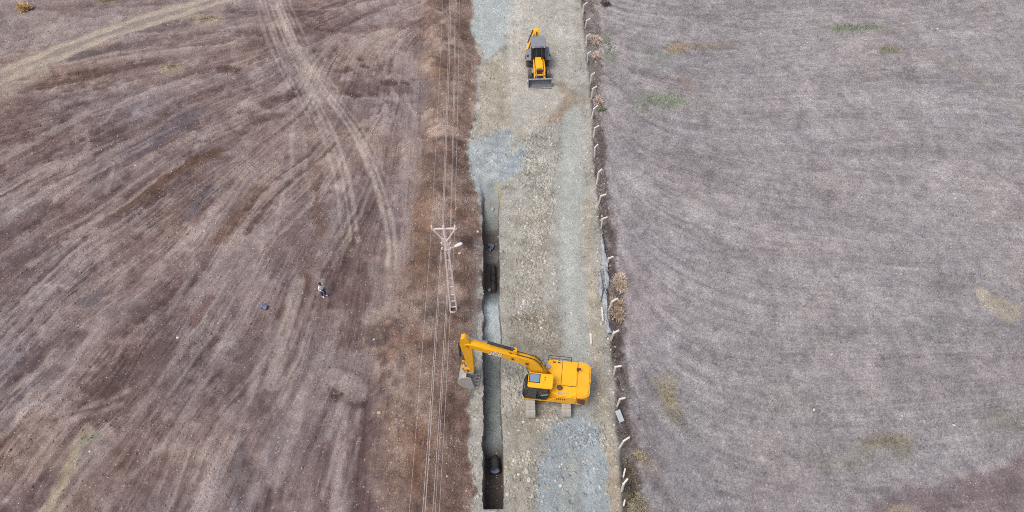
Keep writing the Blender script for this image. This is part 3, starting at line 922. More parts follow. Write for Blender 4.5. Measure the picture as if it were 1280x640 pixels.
r = np.random.default_rng(21)
vis = (GX > -59) & (GX < 61) & (GY > 11) & (GY < 71)
x, y = sample_density(rough_mask * vis, 15000, r)
R_ = .02 + .09 * r.random(len(x)) ** 3.2
T = raster_at(soil, x, y) * r.uniform(.80, 1.32, len(x))[:, None]
wht = r.random(len(x)) < .10
T[wht] = C(205, 200, 188) * r.uniform(.75, 1.05, (wht.sum(), 1))
keepm = -trench_depth(x, y)[0] < .05
x, y, R_, T = x[keepm], y[keepm], R_[keepm], T[keepm]
P = np.stack([x, y, ground_z(x, y) + R_ * .25], -1)
scatter_stones('road_rubble', P, R_, np.clip(T, .02, .85), 'loose broken rubble strewn over the gravel road', 'rubble', 1)

dens = ((GX < XR) & vis) * (.35 + 1.2 * sst(.5, .68, N_MID)) * (1 + 1.6 * mB) * (1 - .8 * track_mask)
x, y = sample_density(dens, 30000, r)
R_ = .022 + .05 * r.random(len(x)) ** 3.5
T = raster_at(soil, x, y) * r.uniform(.82, 1.25, len(x))[:, None]
wht = r.random(len(x)) < .06
T[wht] = C(190, 178, 170) * r.uniform(.75, 1.05, (wht.sum(), 1)); R_[wht] *= .8
keepm = -trench_depth(x, y)[0] < .05
x, y, R_, T = x[keepm], y[keepm], R_[keepm], T[keepm]
P = np.stack([x, y, ground_z(x, y) + R_ * .2], -1)
scatter_stones('soil_clods', P, R_, np.clip(T, .02, .8), 'small brown clods and pebbles scattered over torn field and bank', 'clods', 2)

dens = ((dV > 0) & vis) * (.5 + sst(.45, .65, N_MID))
x, y = sample_density(dens, 14000, r)
R_ = .022 + .055 * r.random(len(x)) ** 2.5
T = raster_at(soil, x, y) * r.uniform(.68, 1.30, len(x))[:, None]
P = np.stack([x, y, ground_z(x, y) + R_ * .2], -1)
scatter_stones('field_clods', P, R_, np.clip(T, .02, .8), 'fine grey crumbs of soil over the stubble field', 'clods', 3)


def blades(name, x, y, hgt, wid, T, label=None, cat=None, lean=.5, seed=0, z=None, kind='stuff', parent=None):
    r = np.random.default_rng(seed); n = len(x)
    z = ground_z(x, y) if z is None else z
    a = r.uniform(0, 2 * pi, n); b = r.uniform(0, 2 * pi, n); ln = r.uniform(.1, 1, n) * lean * hgt
    d = np.stack([np.cos(a), np.sin(a), 0 * a], -1) * (wid / 2)[:, None]
    p = np.stack([x, y, z - .02], -1)
    m = p + np.stack([np.cos(b) * ln * .4, np.sin(b) * ln * .4, hgt * .6], -1)
    t = p + np.stack([np.cos(b) * ln, np.sin(b) * ln, hgt], -1)
    V = np.stack([p - d, p + d, m + d * .8, m - d * .8, t], 1)
    F_ = np.array([[0, 1, 2], [0, 2, 3], [3, 2, 4]])[None] + (np.arange(n) * 5)[:, None, None]
    me = np_mesh(name, V.reshape(-1, 3), F_.reshape(-1, 3), M_BLADE, np.repeat(T, 5, 0))
    o = link(name, me, parent)
    return tag(o, label, cat, kind=kind)


x, y = sample_density(((dV > .3) & vis) * (.4 + sst(.42, .62, fbm(GX, GY, 4, 3, 701))), 30000, r)
yr = np.round(y / .28) * .28 + r.normal(0, .05, len(y)); nearF = (x - bx(B_FENCE, y)) < 9; y = np.where(nearF, y, yr)
T = np.where(r.random(len(x))[:, None] < .55, C(178, 168, 156), C(120, 108, 104)) * r.uniform(.8, 1.15, (len(x), 1))
blades('stubble', x, y, r.uniform(.04, .13, len(x)), r.uniform(.015, .04, len(x)), T, 'short broken straw stubble all over the right hand field', 'stubble', .9, 5)
# weeds in green and yellow patches
wx, wy, wt = [], [], []
for px, py, rx_, ry_, n, c in ((836, 125, 2.0, .8, 170, (118, 136, 106)), (1068, 34, 2.6, .7, 200, (108, 130, 98)), (1116, 62, 1.2, .5, 70, (132, 136, 102)), (858, 59, 2.4, .6, 120, (156, 144, 110)), (834, 494, .7, .8, 160, (160, 148, 100)), (854, 532, .5, 1.0, 110, (124, 122, 92)),
                             (1110, 554, 1.8, .5, 90, (136, 130, 98)), (803, 571, .6, .5, 60, (176, 166, 132)), (752, 138, .35, .3, 120, (104, 132, 84)), (805, 130, 1.4, 1.4, 160, (120, 136, 110)), (112, 548, .5, .4, 25, (138, 146, 128)), (795, 625, .5, 1.2, 160, (132, 124, 96)), (787, 590, .4, 1.3, 120, (104, 97, 82)),
                             (762, 60, .6, 2.0, 160, (112, 124, 98)), (257, 25, 1.2, .6, 160, (168, 150, 110)), (215, 85, .8, .4, 90, (150, 138, 108)), (130, 1, 1.0, .4, 90, (164, 146, 108))):
    c0 = g(px, py)
    a_ = r.normal(0, .6, n) * rx_ + c0[0]; b_ = r.normal(0, .6, n) * ry_ + c0[1]
    wx.append(a_); wy.append(b_); wt.append(C(*c)[None] * r.uniform(.7, 1.2, (n, 1)))
wx, wy, wt = np.concatenate(wx), np.concatenate(wy), np.concatenate(wt)
blades('field_weeds', wx, wy, r.uniform(.08, .26, len(wx)), r.uniform(.03, .07, len(wx)), wt, 'low green and yellow weeds in patches of the fields', 'weeds', .8, 6)
x, y = sample_density(((dF > .05) & (dV < .3) & vis) * sst(.4, .6, N_MID), 3500, r)
T = np.where(r.random(len(x))[:, None] < .5, C(104, 95, 90), C(164, 152, 138)) * r.uniform(.7, 1.2, (len(x), 1))
blades('verge_weeds', x, y, r.uniform(.12, .38, len(x)), r.uniform(.015, .04, len(x)), T, 'dark dead weeds along the strip behind the fence posts', 'weeds', .9, 7)


# ================================================================== things
YELLOW = rgb(255, 188, 6)
M_YEL = plain_mat('yellow_paint', YELLOW, .38, 0, .06, 1.4, .22, (.70, .50, .16), coat=.15)
M_YEL2 = plain_mat('yellow_paint_worn', rgb(250, 180, 12), .45, 0, .08, 1.8, .28, (.60, .46, .22))
M_BLK = plain_mat('black_paint', rgb(38, 38, 40), .5, 0, .2, 3, .25)
M_GLS = plain_mat('dark_glass', rgb(24, 28, 32), .06, 0, .1, 2, 0, spec=.6, coat=.4)
M_HATCH = plain_mat('tinted_hatch', rgb(120, 150, 172), .12, 0, .1, 2, 0, spec=.6)
M_STEEL = plain_mat('dusty_steel', rgb(186, 184, 180), .6, .25, .18, 4, .6, (.40, .39, .36), .2)
M_CHROME = plain_mat('piston_rod', rgb(205, 205, 205), .22, .9, .04, 3)
M_TRACK = plain_mat('dusty_track', rgb(182, 179, 172), .85, .1, .22, 3.2, .6, (.40, .38, .34), .3)
M_DKST = plain_mat('dark_steel', rgb(92, 96, 104), .5, .4, .18, 3, .4, (.34, .33, .31))
M_SHOV = plain_mat('worn_shovel_steel', rgb(122, 126, 134), .5, .2, .18, 3, .5, (.36, .36, .36))
M_RUB = plain_mat('tyre_rubber', rgb(58, 58, 60), .85, 0, .2, 4, .75, (.36, .35, .33), .2)
M_RED = plain_mat('rust_red', rgb(96, 52, 30), .6, 0, .2, 4, .3)
M_WHITE = plain_mat('white_letters', rgb(236, 236, 232), .5, 0, .05, 3)
M_GREY = plain_mat('grey_roof', rgb(132, 138, 150), .5, 0, .12, 3, .5, (.36, .36, .38))
M_GALV = plain_mat('pale_paint_steel', rgb(236, 224, 219), .6, 0, .08, 3, .2, (.6, .52, .48))
M_PORC = plain_mat('white_porcelain', rgb(226, 224, 220), .25, 0, .05, 4)
M_CONC = plain_mat('white_concrete', rgb(228, 223, 218), .85, 0, .14, 5, .35, (.45, .42, .38), .3)
M_WIRE = plain_mat('aluminium_wire', rgb(200, 190, 188), .5, .1, .1, 3)
M_LAMP = plain_mat('lamp_housing', rgb(236, 238, 240), .35, 0, .04, 3)
M_PIPE = plain_mat('black_pipe', rgb(38, 40, 46), .45, 0, .15, 4, .25, (.25, .25, .25))
M_PIPEIN = plain_mat('pipe_lining', rgb(128, 142, 168), .5, 0, .15, 4, .2, (.25, .26, .3))
M_TARP = plain_mat('blue_grey_sheet', rgb(162, 172, 180), .5, 0, .22, 5, .5, (.42, .42, .42), .3)
M_NAVY = plain_mat('navy_cloth', rgb(66, 76, 116), .85, 0, .15, 10, 0)
M_CREAM = plain_mat('cream_cloth', rgb(250, 244, 222), .8, 0, .1, 10, 0)
M_SKIN = plain_mat('skin', rgb(186, 140, 116), .55, 0, .06, 10, 0)
M_HAIR = plain_mat('dark_hair', rgb(26, 22, 22), .6, 0, .2, 20, 0)
M_SHOE = plain_mat('white_shoe', rgb(236, 236, 236), .6, 0, .05, 10, 0)
M_PLAS = plain_mat('white_plastic', rgb(232, 234, 236), .45, 0, .06, 6, 0)
M_BLUE = plain_mat('blue_plastic', rgb(112, 122, 150), .5, 0, .25, 6, .3, (.3, .3, .34), .3)


def text(name, body, size, mat, parent, M, ext=.004, bold=.0):
    cu = bpy.data.curves.new(name, 'FONT'); cu.body = body; cu.size = size; cu.extrude = ext
    cu.align_x = 'CENTER'; cu.align_y = 'CENTER'; cu.offset = bold; cu.resolution_u = 3
    ob = bpy.data.objects.new(name + '_curve', cu); COL.objects.link(ob)
    dg = bpy.context.evaluated_depsgraph_get()
    me = bpy.data.meshes.new_from_object(ob.evaluated_get(dg))
    bpy.data.objects.remove(ob); bpy.data.curves.remove(cu)
    me.name = name; me.materials.clear(); me.materials.append(mat)
    me.transform(M)
    return link(name, me, parent)


# ------------------------------------------------------------------ tracked excavator
def excavator():
    c = np.array([2.92, 21.06])
    root = empty('excavator', (c[0], c[1], ground_z(c[0], c[1])))
    tag(root, 'yellow tracked excavator reaching its boom over the trench', 'excavator')
    # undercarriage lies along the road
    HEAD = pi - radians(8.0)

    def up(mb, name, mat, parent=None, **k):
        if parent is None:
            return mb.build(name, mat, root, rz=HEAD, **k)
        return mb.build(name, mat, parent, **k)
    shoe = MB().box((0, 0, 0), (.60, .195, .03)).box((0, -.05, .022), (.60, .025, .03)).box((0, .045, .02), (.60, .02, .025))
    shoe_me = None
    L, R_ = 3.45, .42
    for s in (-1, 1):
        fr = MB().prism([(-1.75, .25), (1.75, .25), (1.85, .5), (1.6, .68), (-1.6, .68), (-1.85, .5)], -.14, .14)
        tr = fr.build('track', M_DKST, root, bevel=.02, rz=pi / 2, loc=(s * 1.195, 0, 0))
        for xx in (-L / 2, L / 2):
            MB().lathe([(0, -.16), (.33, -.16), (.36, -.08), (.36, .08), (.33, .16), (0, .16)], (xx, 0, .47), (0, 1, 0), 18).build('sprocket', M_DKST, tr, smooth=True)
        for k in range(7):
            MB().tube((-1.3 + k * .433, -.17, .2), (-1.3 + k * .433, .17, .2), .10, n=12).build('roller', M_DKST, tr)
        per = 2 * L + 2 * pi * R_; n = 46
        for k in range(n):
            d = per * k / n
            if d < L: x, z, a = -L / 2 + d, .47 + R_, 0
            elif d < L + pi * R_:
                t = (d - L) / R_; x, z, a = L / 2 + R_ * sin(t), .47 + R_ * cos(t), t
            elif d < 2 * L + pi * R_: x, z, a = L / 2 - (d - L - pi * R_), .47 - R_, pi
            else:
                t = (d - 2 * L - pi * R_) / R_ + pi; x, z, a = -L / 2 + R_ * sin(t), .47 + R_ * cos(t), t
            if shoe_me is None:
                o = shoe.build('shoe', M_TRACK, tr); shoe_me = o.data
                o.data.transform(Matrix.Rotation(pi / 2, 4, 'Z'))
            else:
                o = link('shoe', shoe_me, tr)
            o.location = (x, 0, z); o.rotation_euler = (0, a, 0)
    MB().box((0, 0, .62), (1.8, 1.3, .36)).tube((0, 0, .7), (0, 0, 1.02), .62, n=24).build('car_body', M_DKST, root, bevel=.03)
    # upper structure (x forward, y left)
    deck = MB().slab([(1.5, 1.33), (1.5, .25), (.9, .2), (.9, -.45), (.25, -.5), (.2, -1.30), (-2.2, -1.30), (-2.2, 1.33)], 1.02, 1.2)
    up(deck, 'deck', M_YEL, bevel=.02)
    # engine house right and rear
    h = MB().slab([(.10, -.48), (.10, -1.22), (0, -1.30), (-2.05, -1.30), (-2.05, 1.30), (-.75, 1.30), (-.15, 1.05), (-.15, -.42)], 1.2, 2.08)
    house = up(h, 'engine_house', M_YEL, bevel=.07, seg=3, smooth=True)
    # left side panel with slanted front, ledge
    up(MB().prism([(-.12, 1.2), (-.9, 1.95), (-2.0, 1.95), (-2.0, 1.2)], 1.302, 1.345), 'side_door', M_YEL, bevel=.012)
    cwp = [(-1.95, -1.32)] + [(-2.3 - .55 * sin(t), -1.32 + .45 * (1 - cos(t))) for t in np.linspace(0, pi / 2, 6)] + \
          [(-2.85, -.3), (-2.88, 0), (-2.85, .3)] + [(-2.3 - .55 * cos(t), .87 + .45 * sin(t)) for t in np.linspace(0, pi / 2, 6)] + [(-1.95, 1.32)]
    up(MB().slab(cwp, .98, 2.12), 'counterweight', M_YEL2, bevel=.09, seg=3, smooth=True)
    up(MB().box((-2.33, 1.345, 1.55), (.52, .05, .62), Matrix.Rotation(-.18, 3, 'Z')), 'rear_grille', M_RED, bevel=.01)
    for k in range(5):
        up(MB().box((-1.25 + k * .13, 1.352, 1.62), (.05, .016, .22)), 'vent_slat', M_BLK)
    # hood panels, seams, fittings
    up(MB().slab([(-.95, -1.12), (-.95, .55), (-1.95, .55), (-1.95, -1.12)], 2.075, 2.16), 'hood', M_YEL, bevel=.03)
    up(MB().box((-.92, -.25, 2.085), (.03, 2.0, .012)), 'panel_seam', M_BLK)
    up(MB().box((-1.5, .58, 2.09), (.9, .03, .02)), 'panel_seam', M_BLK)
    up(MB().box((-.18, .2, 2.085), (.05, .9, .03)), 'panel_seam', M_RED)
    up(MB().tube((-1.95, -.62, 2.14), (-1.95, -.62, 2.42), .07, n=12).tube((-1.95, -.62, 2.38), (-2.12, -.52, 2.55), .065, n=12), 'exhaust', M_BLK, smooth=True)
    up(MB().tube((-.85, .80, 2.06), (-.85, .80, 2.22), .14, .16, n=14).tube((-.85, .80, 2.22), (-.85, .80, 2.30), .19, .12, n=14), 'air_cleaner', M_RED, smooth=True)
    up(MB().tube((.02, -.72, 2.07), (.02, -.72, 2.16), .2, .17, n=16), 'tank_cap', M_STEEL, smooth=True)
    for q in (-.35, -.68):
        up(MB().box((q, -1.1, 2.09), (.2, .1, .02)), 'hatch_latch', M_RED)
    up(MB().box((-.9, 1.15, 2.09), (.3, .16, .02)), 'anti_slip_plate', M_STEEL)
    up(MB().box((-1.3, 1.12, 2.085), (.35, .1, .02)), 'anti_slip_plate', M_STEEL)
    rail = MB()
    for xx in (.05, -.7, -1.5):
        rail.tube((xx, -1.27, 1.9), (xx, -1.27, 2.65), .022, n=6)
    rail.tube((.05, -1.27, 2.65), (-1.5, -1.27, 2.65), .022, n=6).tube((.05, -1.27, 2.3), (-1.5, -1.27, 2.3), .018, n=6)
    up(rail, 'handrail', M_BLK)
    st = MB()
    for q in range(3):
        st.box((.45, -.9, .95 + q * .33 - .2), (.5, .55, .04))
    st.bar((.22, -1.15, .75), (.22, -1.15, 1.5), .04, .04).bar((.22, -.64, .75), (.22, -.64, 1.5), .04, .04)
    up(st, 'step', M_BLK)
    # cab
    cabp = [(.0, 1.22), (1.42, 1.22), (1.56, 1.8), (1.38, 2.72), (1.2, 2.9), (-.05, 2.9), (-.2, 2.1)]
    cab = up(MB().prism(cabp, .36, 1.30), 'cab', M_GLS, bevel=.05, smooth=True)
    fr = MB()
    for yv in (.355, 1.305):
        for a, b in zip(cabp, cabp[1:] + cabp[:1]):
            fr.bar((a[0], yv, a[1]), (b[0], yv, b[1]), .05, .05, (0, 1, 0))
        fr.bar((.55, yv, 1.22), (.42, yv, 2.9), .05, .05, (0, 1, 0))
    for a in (cabp[1], cabp[2], cabp[3]):
        fr.bar((a[0], .36, a[1]), (a[0], 1.30, a[1]), .05, .05)
    fr.build('cab_frame', M_BLK, cab)
    rf = MB().slab([(1.26, .34), (1.26, 1.32), (1.15, 1.36), (-.3, 1.36), (-.38, 1.26), (-.38, .36), (-.3, .30), (1.15, .30)], 2.88, 3.0).build('cab_roof', M_YEL, cab, bevel=.035, seg=3, smooth=True)
    MB().slab([(1.16, .42), (1.16, .98), (.52, .98), (.52, .42)], 2.99, 3.02).build('roof_hatch', M_HATCH, cab, bevel=.01)
    MB().slab([(1.22, .38), (1.22, 1.04), (.47, 1.04), (.47, .38)], 2.985, 3.008).build('hatch_frame', M_BLK, cab)
    for yv in (.58, .76):
        MB().box((.16, yv, 3.005), (.09, .06, .02)).build('roof_vent', M_RED, cab)
    MB().box((.1, 1.31, 1.9), (.55, .012, .05), Matrix.Rotation(.35, 3, 'Y')).build('door_handle', M_WHITE, cab)
    # mirror on an arm
    up(MB().tube((1.45, 1.25, 2.3), (1.75, 1.5, 2.3), .018, n=6).box((1.78, 1.52, 2.2), (.06, .2, .3)), 'mirror', M_BLK, bevel=.0)
    # boom
    W = .25; BY = -.10
    bt = [(.02, 1.55), (.05, 2.1), (.42, 3.3), (.86, 4.0), (1.35, 4.32), (3.3, 4.95), (5.1, 5.52), (5.42, 5.45), (5.42, 5.2), (5.2, 5.08), (3.3, 4.35), (2.0, 3.78), (1.62, 3.45), (1.2, 2.8), (.5, 1.55)]
    boom = up(MB().prism(bt, BY - W, BY + W), 'boom', M_YEL, bevel=.03, smooth=True)
    for yv in (BY - W - .03, BY + W + .03):
        MB().tube((1.42, yv - .03, 3.85), (1.42, yv + .03, 3.85), .11, n=14).build('boom_pin', M_RED, boom)
        MB().tube((2.35, yv - .03, 4.28), (2.35, yv + .03, 4.28), .09, n=14).build('boom_pin', M_RED, boom)
    # white letters on a black outline on the side that faces the road's near end
    yy_ = BY + W + .006
    ux_, uz_ = Vector((-1, 0, -.31)).normalized(), Vector((-.31, 0, 1)).normalized()

    def tm(off, depth):
        px_ = Vector((3.42, yy_ + depth, 4.69)) + ux_ * off
        return Matrix(((ux_.x, uz_.x, 0, px_.x), (0, 0, 1, px_.y), (ux_.z, uz_.z, 0, px_.z), (0, 0, 0, 1)))
    text('lettering', 'JCB', .52, M_WHITE, boom, tm(0, .012), .004, .02)
    text('lettering_outline', 'JCB', .52, M_BLK, boom, tm(0, .002), .004, .034)
    # hydraulic hoses along the boom top
    for q in (-.12, .12):
        MB().path([(.2, BY + q, 2.5), (.55, BY + q, 3.72), (.95, BY + q, 4.25), (1.6, BY + q, 4.5), (2.6, BY + q, 4.8)], .03).build('hose', M_BLK, boom)
    # boom lift cylinders
    for q in (-.42, .42):
        cy_ = MB().tube((1.0, BY + q * .86, 1.3), (1.3, BY + q * .86, 2.75), .085, n=12)
        cyl = up(cy_, 'boom_cylinder', M_YEL, smooth=True)
        MB().tube((1.28, BY + q * .86, 2.7), (1.5, BY + q * .86, 3.72), .05, n=10).build('rod', M_CHROME, cyl, smooth=True)
    up(MB().prism([(.9, 1.1), (1.15, 1.1), (1.1, 1.5), (.9, 1.5)], BY - .5, BY + .5), 'cylinder_mount', M_YEL, bevel=.02)
    # stick cylinder on top of the boom
    cyl = up(MB().tube((2.25, BY, 5.0), (4.0, BY, 5.66), .10, n=12), 'stick_cylinder', M_BLK, smooth=True)
    MB().tube((3.98, BY, 5.655), (5.35, BY, 6.02), .062, n=10).build('rod', M_CHROME, cyl, smooth=True)
    MB().prism([(2.1, 4.5), (2.45, 4.62), (2.32, 5.1), (2.12, 5.05)], BY - .14, BY + .14).build('bracket', M_YEL, cyl)
    # stick
    sp = [(5.2, 5.95), (5.45, 6.15), (5.68, 6.0), (5.78, 5.2), (5.62, 4.2), (5.35, 1.75), (5.2, 1.58), (5.02, 1.62), (4.98, 1.9), (4.98, 4.7), (5.0, 5.25)]
    stick = up(MB().prism(sp, BY - .19, BY + .19), 'stick', M_YEL, bevel=.025, smooth=True)
    for yv in (-1, 1):
        MB().tube((5.28, BY + yv * .2, 5.25), (5.28, BY + yv * .25, 5.25), .17, n=16).build('stick_pin', M_YEL2, stick)
    bc = up(MB().tube((5.85, BY, 5.1), (5.86, BY, 3.5), .085, n=12), 'bucket_cylinder', M_BLK, smooth=True)
    MB().tube((5.86, BY, 3.52), (5.80, BY, 2.35), .05, n=10).build('rod', M_CHROME, bc, smooth=True)
    lk = MB()
    for yv in (-.22, .22):
        lk.bar((5.80, BY + yv, 2.38), (5.28, BY + yv, 2.15), .06, .12, (0, 1, 0)).bar((5.80, BY + yv, 2.38), (5.62, BY + yv, 1.62), .06, .12, (0, 1, 0))
    up(lk, 'bucket_link', M_YEL2)
    # bucket: curved shell with side plates, mouth towards the machine
    bw = .60
    arc = [(5.50, 1.70), (5.80, 1.52), (6.05, 1.18), (6.12, .78), (6.0, .40), (5.72, .12), (5.35, .03), (4.95, .10)]
    n_ = len(arc); sh = MB(); th = .04
    inner = [(x_ - .05 * (x_ - 5.3), z_ - .05 * (z_ - .9)) for x_, z_ in arc]
    vs = [(x_, BY - bw, z_) for x_, z_ in arc] + [(x_, BY + bw, z_) for x_, z_ in arc] + [(x_, BY - bw, z_) for x_, z_ in inner] + [(x_, BY + bw, z_) for x_, z_ in inner]
    fs = []
    for i in range(n_ - 1):
        fs += [(i, i + 1, n_ + i + 1, n_ + i), (2 * n_ + i, 3 * n_ + i, 3 * n_ + i + 1, 2 * n_ + i + 1)]
    fs += [(0, n_, 3 * n_, 2 * n_), (n_ - 1, 3 * n_ - 1, 4 * n_ - 1, 2 * n_ - 1)]
    for e in (0, n_):
        for i in range(n_ - 1):
            fs.append((e + i, e + i + 1, 2 * n_ + e + i + 1, 2 * n_ + e + i))
    sh.add(vs, fs)
    bucket = up(sh, 'bucket', M_STEEL, smooth=True)
    for yv in (BY - bw - .02, BY + bw + .02):
        MB().prism([(5.15, 1.62)] + arc, yv - .02, yv + .02).build('side_plate', M_STEEL, bucket)
    for k in range(5):
        yv = BY - bw + .1 + k * (2 * bw - .2) / 4
        MB().prism([(5.05, .02), (5.05, .16), (4.72, .10), (4.70, .06)], yv - .05, yv + .05).build('tooth', M_STEEL, bucket)
    for yv in (-.24, .24):
        MB().prism([(5.0, 1.45), (5.06, 1.72), (5.62, 1.80), (5.75, 1.52)], BY + yv - .02, BY + yv + .02).build('ear', M_STEEL, bucket)
    return root


excavator()


# ------------------------------------------------------------------ backhoe loader (x forward, towards the camera)
def wheel(name, parent, x, y, r, w, hub, side):
    t = MB().lathe([(r * .55, -w / 2), (r * .88, -w / 2), (r * .97, -w * .38), (r, -w * .2), (r, w * .2), (r * .97, w * .38), (r * .88, w / 2), (r * .55, w / 2), (r * .55, -w / 2)], (x, y, r), (0, 1, 0), 28)
    wh = t.build(name, M_RUB, parent, smooth=True)
    lug = MB()
    for k in range(18):
        a = 2 * pi * k / 18
        for s in (-1, 1):
            M = Matrix.Rotation(-a - (s * .09), 3, 'Y')
            p = M @ Vector((r * 1.0, 0, 0))
            lug.box((x + p.x, y + s * w * .23, r + p.z), (.05, w * .46, .05), M)
    lug.build('tread', M_RUB, wh)
    MB().lathe([(0, -w * .1), (r * .3, -w * .12), (r * .5, -w * .3), (r * .57, -w * .45), (r * .57, w * .45), (r * .5, w * .3), (r * .3, w * .12), (0, w * .1)], (x, y, r), (0, 1, 0), 20).build('rim', M_YEL2, wh, smooth=True)
    return wh


def backhoe():
    p = g(672.5, 88.5)
    root = empty('backhoe_loader', (p[0], p[1], ground_z(p[0], p[1])), -pi / 2 + radians(1.5))
    tag(root, 'yellow backhoe loader with grey cab roof facing down the road', 'loader')
    for s in (-1, 1):
        wheel('wheel', root, -1.05, s * .92, .74, .46, 0, s)
        wheel('wheel', root, 1.15, s * .92, .50, .34, 0, s)
        MB().prism([(-1.95, 1.05), (-1.75, 1.55), (-1.3, 1.68), (-.6, 1.6), (-.15, 1.2), (-.15, 1.15), (-.65, 1.54), (-1.3, 1.62), (-1.7, 1.5), (-1.9, 1.05)], s * .7 - .0, s * 1.16).build('mudguard', M_GREY, root)
    MB().box((-.1, 0, .85), (3.6, .8, .35)).box((1.15, 0, .5), (.25, 1.5, .2)).box((-1.05, 0, .75), (.3, 1.5, .3)).build('chassis', M_DKST, root, bevel=.02)
    # hood
    MB().prism([(.05, 1.0), (.05, 1.72), (.9, 1.66), (1.45, 1.52), (1.52, 1.0)], -.36, .36).build('hood', M_YEL, root, bevel=.05, seg=3, smooth=True)
    g_ = MB().box((1.62, 0, 1.12), (.22, .62, .55)).build('grille', M_RED, root, bevel=.02)
    for k in range(5):
        MB().box((1.74, 0, .92 + k * .1), (.02, .56, .03)).build('slat', M_BLK, g_)
    MB().tube((.45, .25, 1.65), (.45, .25, 2.35), .045, n=8).build('exhaust', M_BLK, root)
    for s in (-1, 1):
        MB().box((1.55, s * .3, 1.38), (.06, .14, .12)).build('headlight', M_PORC, root)
    # cab: glass box, posts, roof
    cab = MB().prism([(-1.65, 1.15), (.05, 1.15), (.12, 1.75), (-.18, 2.68), (-1.55, 2.68), (-1.72, 1.9)], -.66, .66).build('cab', M_GLS, root, bevel=.04)
    fr = MB()
    for s in (-.67, .67):
        for a, b in (((.05, 1.15), (.12, 1.75)), ((.12, 1.75), (-.18, 2.68)), ((-.75, 1.15), (-.78, 2.68)), ((-1.72, 1.9), (-1.55, 2.68))):
            fr.bar((a[0], s, a[1]), (b[0], s, b[1]), .06, .06, (0, 1, 0))
    for q in (-.25, .25):
        fr.bar((.13, q, 1.75), (-.16, q, 2.66), .05, .04)
    fr.build('cab_frame', M_DKST, cab)
    MB().slab([(.02, -.55), (.02, .55), (-.1, .74), (-1.6, .74), (-1.75, .6), (-1.75, -.6), (-1.6, -.74), (-.1, -.74)], 2.68, 2.86).build('cab_roof', M_GREY, cab, bevel=.06, seg=3, smooth=True)
    for s in (-1, 1):
        MB().tube((.05, s * .68, 2.05), (.22, s * 1.02, 2.05), .015, n=6).box((.24, s * 1.06, 2.0), (.05, .16, .24)).build('mirror', M_BLK, root)
        MB().box((-.02, s * .55, 2.75), (.06, .14, .1)).build('work_light', M_PORC, cab)
    # loader arms and shovel
    for s in (-1, 1):
        MB().prism([(.0, 1.25), (.02, 1.45), (1.0, 1.42), (1.6, 1.15), (2.1, .55), (2.05, .4), (1.94, .42), (1.5, .95), (.95, 1.22)], s * .50 - .06, s * .50 + .06).build('loader_arm', M_YEL2, root, bevel=.015)
        cyl = MB().tube((.2, s * .62, .95), (1.1, s * .62, 1.2), .06, n=10).build('lift_cylinder', M_BLK, root, smooth=True)
        MB().tube((1.08, s * .62, 1.2), (1.55, s * .55, 1.12), .035, n=8).build('rod', M_CHROME, cyl)
        cyl = MB().tube((1.3, s * .34, 1.3), (1.9, s * .34, 1.05), .05, n=10).build('tilt_cylinder', M_YEL2, root, smooth=True)
        MB().tube((1.88, s * .34, 1.05), (2.12, s * .34, .75), .03, n=8).build('rod', M_CHROME, cyl)
    MB().tube((1.85, -.5, .92), (1.85, .5, .92), .07, n=10).build('cross_tube', M_YEL2, root)
    bw = 1.12
    arc = [(2.42, .86), (2.20, .82), (2.06, .64), (2.05, .36), (2.18, .13), (2.4, .06), (2.74, .08)]
    n_ = len(arc)
    inner = [(x_ + .05 * (2.6 - x_), z_ + .06 * (.5 - z_)) for x_, z_ in arc]
    vs = [(x_, -bw, z_) for x_, z_ in arc] + [(x_, bw, z_) for x_, z_ in arc] + [(x_, -bw, z_) for x_, z_ in inner] + [(x_, bw, z_) for x_, z_ in inner]
    fs = []
    for i in range(n_ - 1):
        fs += [(i, i + 1, n_ + i + 1, n_ + i), (2 * n_ + i, 3 * n_ + i, 3 * n_ + i + 1, 2 * n_ + i + 1)]
    fs += [(0, n_, 3 * n_, 2 * n_), (n_ - 1, 3 * n_ - 1, 4 * n_ - 1, 2 * n_ - 1)]
    sv = MB().add(vs, fs).build('shovel', M_SHOV, root)
    for s in (-1, 1):
        MB().prism(arc + [(2.66, .28)], s * bw - .02, s * bw + .02).build('side_plate', M_SHOV, sv)
    MB().box((2.76, 0, .08), (.12, 2 * bw, .03)).build('cutting_edge', M_STEEL, sv)
    MB().bar((2.42, -bw, .87), (2.42, bw, .87), .09, .06).build('top_lip', M_STEEL, sv)
    # rear digging arm, folded up and swung to one side
    MB().box((-2.0, 0, .85), (.22, 1.9, .5)).build('rear_frame', M_YEL2, root, bevel=.02)
    for s in (-1, 1):
        lg = MB().bar((-2.05, s * .95, 1.3), (-2.05, s * 1.0, .12), .16, .16, (1, 0, 0)).build('stabiliser', M_YEL2, root)
        MB().box((-2.05, s * 1.0, .08), (.35, .3, .08)).build('foot', M_BLK, lg)
    MB().prism([(-2.1, .6), (-2.1, 1.3), (-2.45, 1.25), (-2.5, .7)], -.25, .05).build('swing_post', M_YEL, root, bevel=.02)
    bm_ = MB().prism([(-2.1, 1.0), (-2.0, 1.8), (-1.95, 2.6), (-2.05, 3.05), (-2.35, 3.3), (-2.6, 3.2), (-2.52, 2.8), (-2.4, 2.2), (-2.4, 1.1)], -.28, .16)
    MB_ = bm_.build('boom', M_YEL, root, bevel=.04, smooth=True)
    bc = MB().tube((-2.0, -.06, 1.9), (-2.02, -.06, 3.1), .06, n=8).build('boom_cylinder', M_BLK, MB_)
    dp = MB().bar((-2.45, -.20, 3.12), (-1.35, -1.05, 1.5), .22, .28).build('dipper', M_YEL, root, bevel=.03)
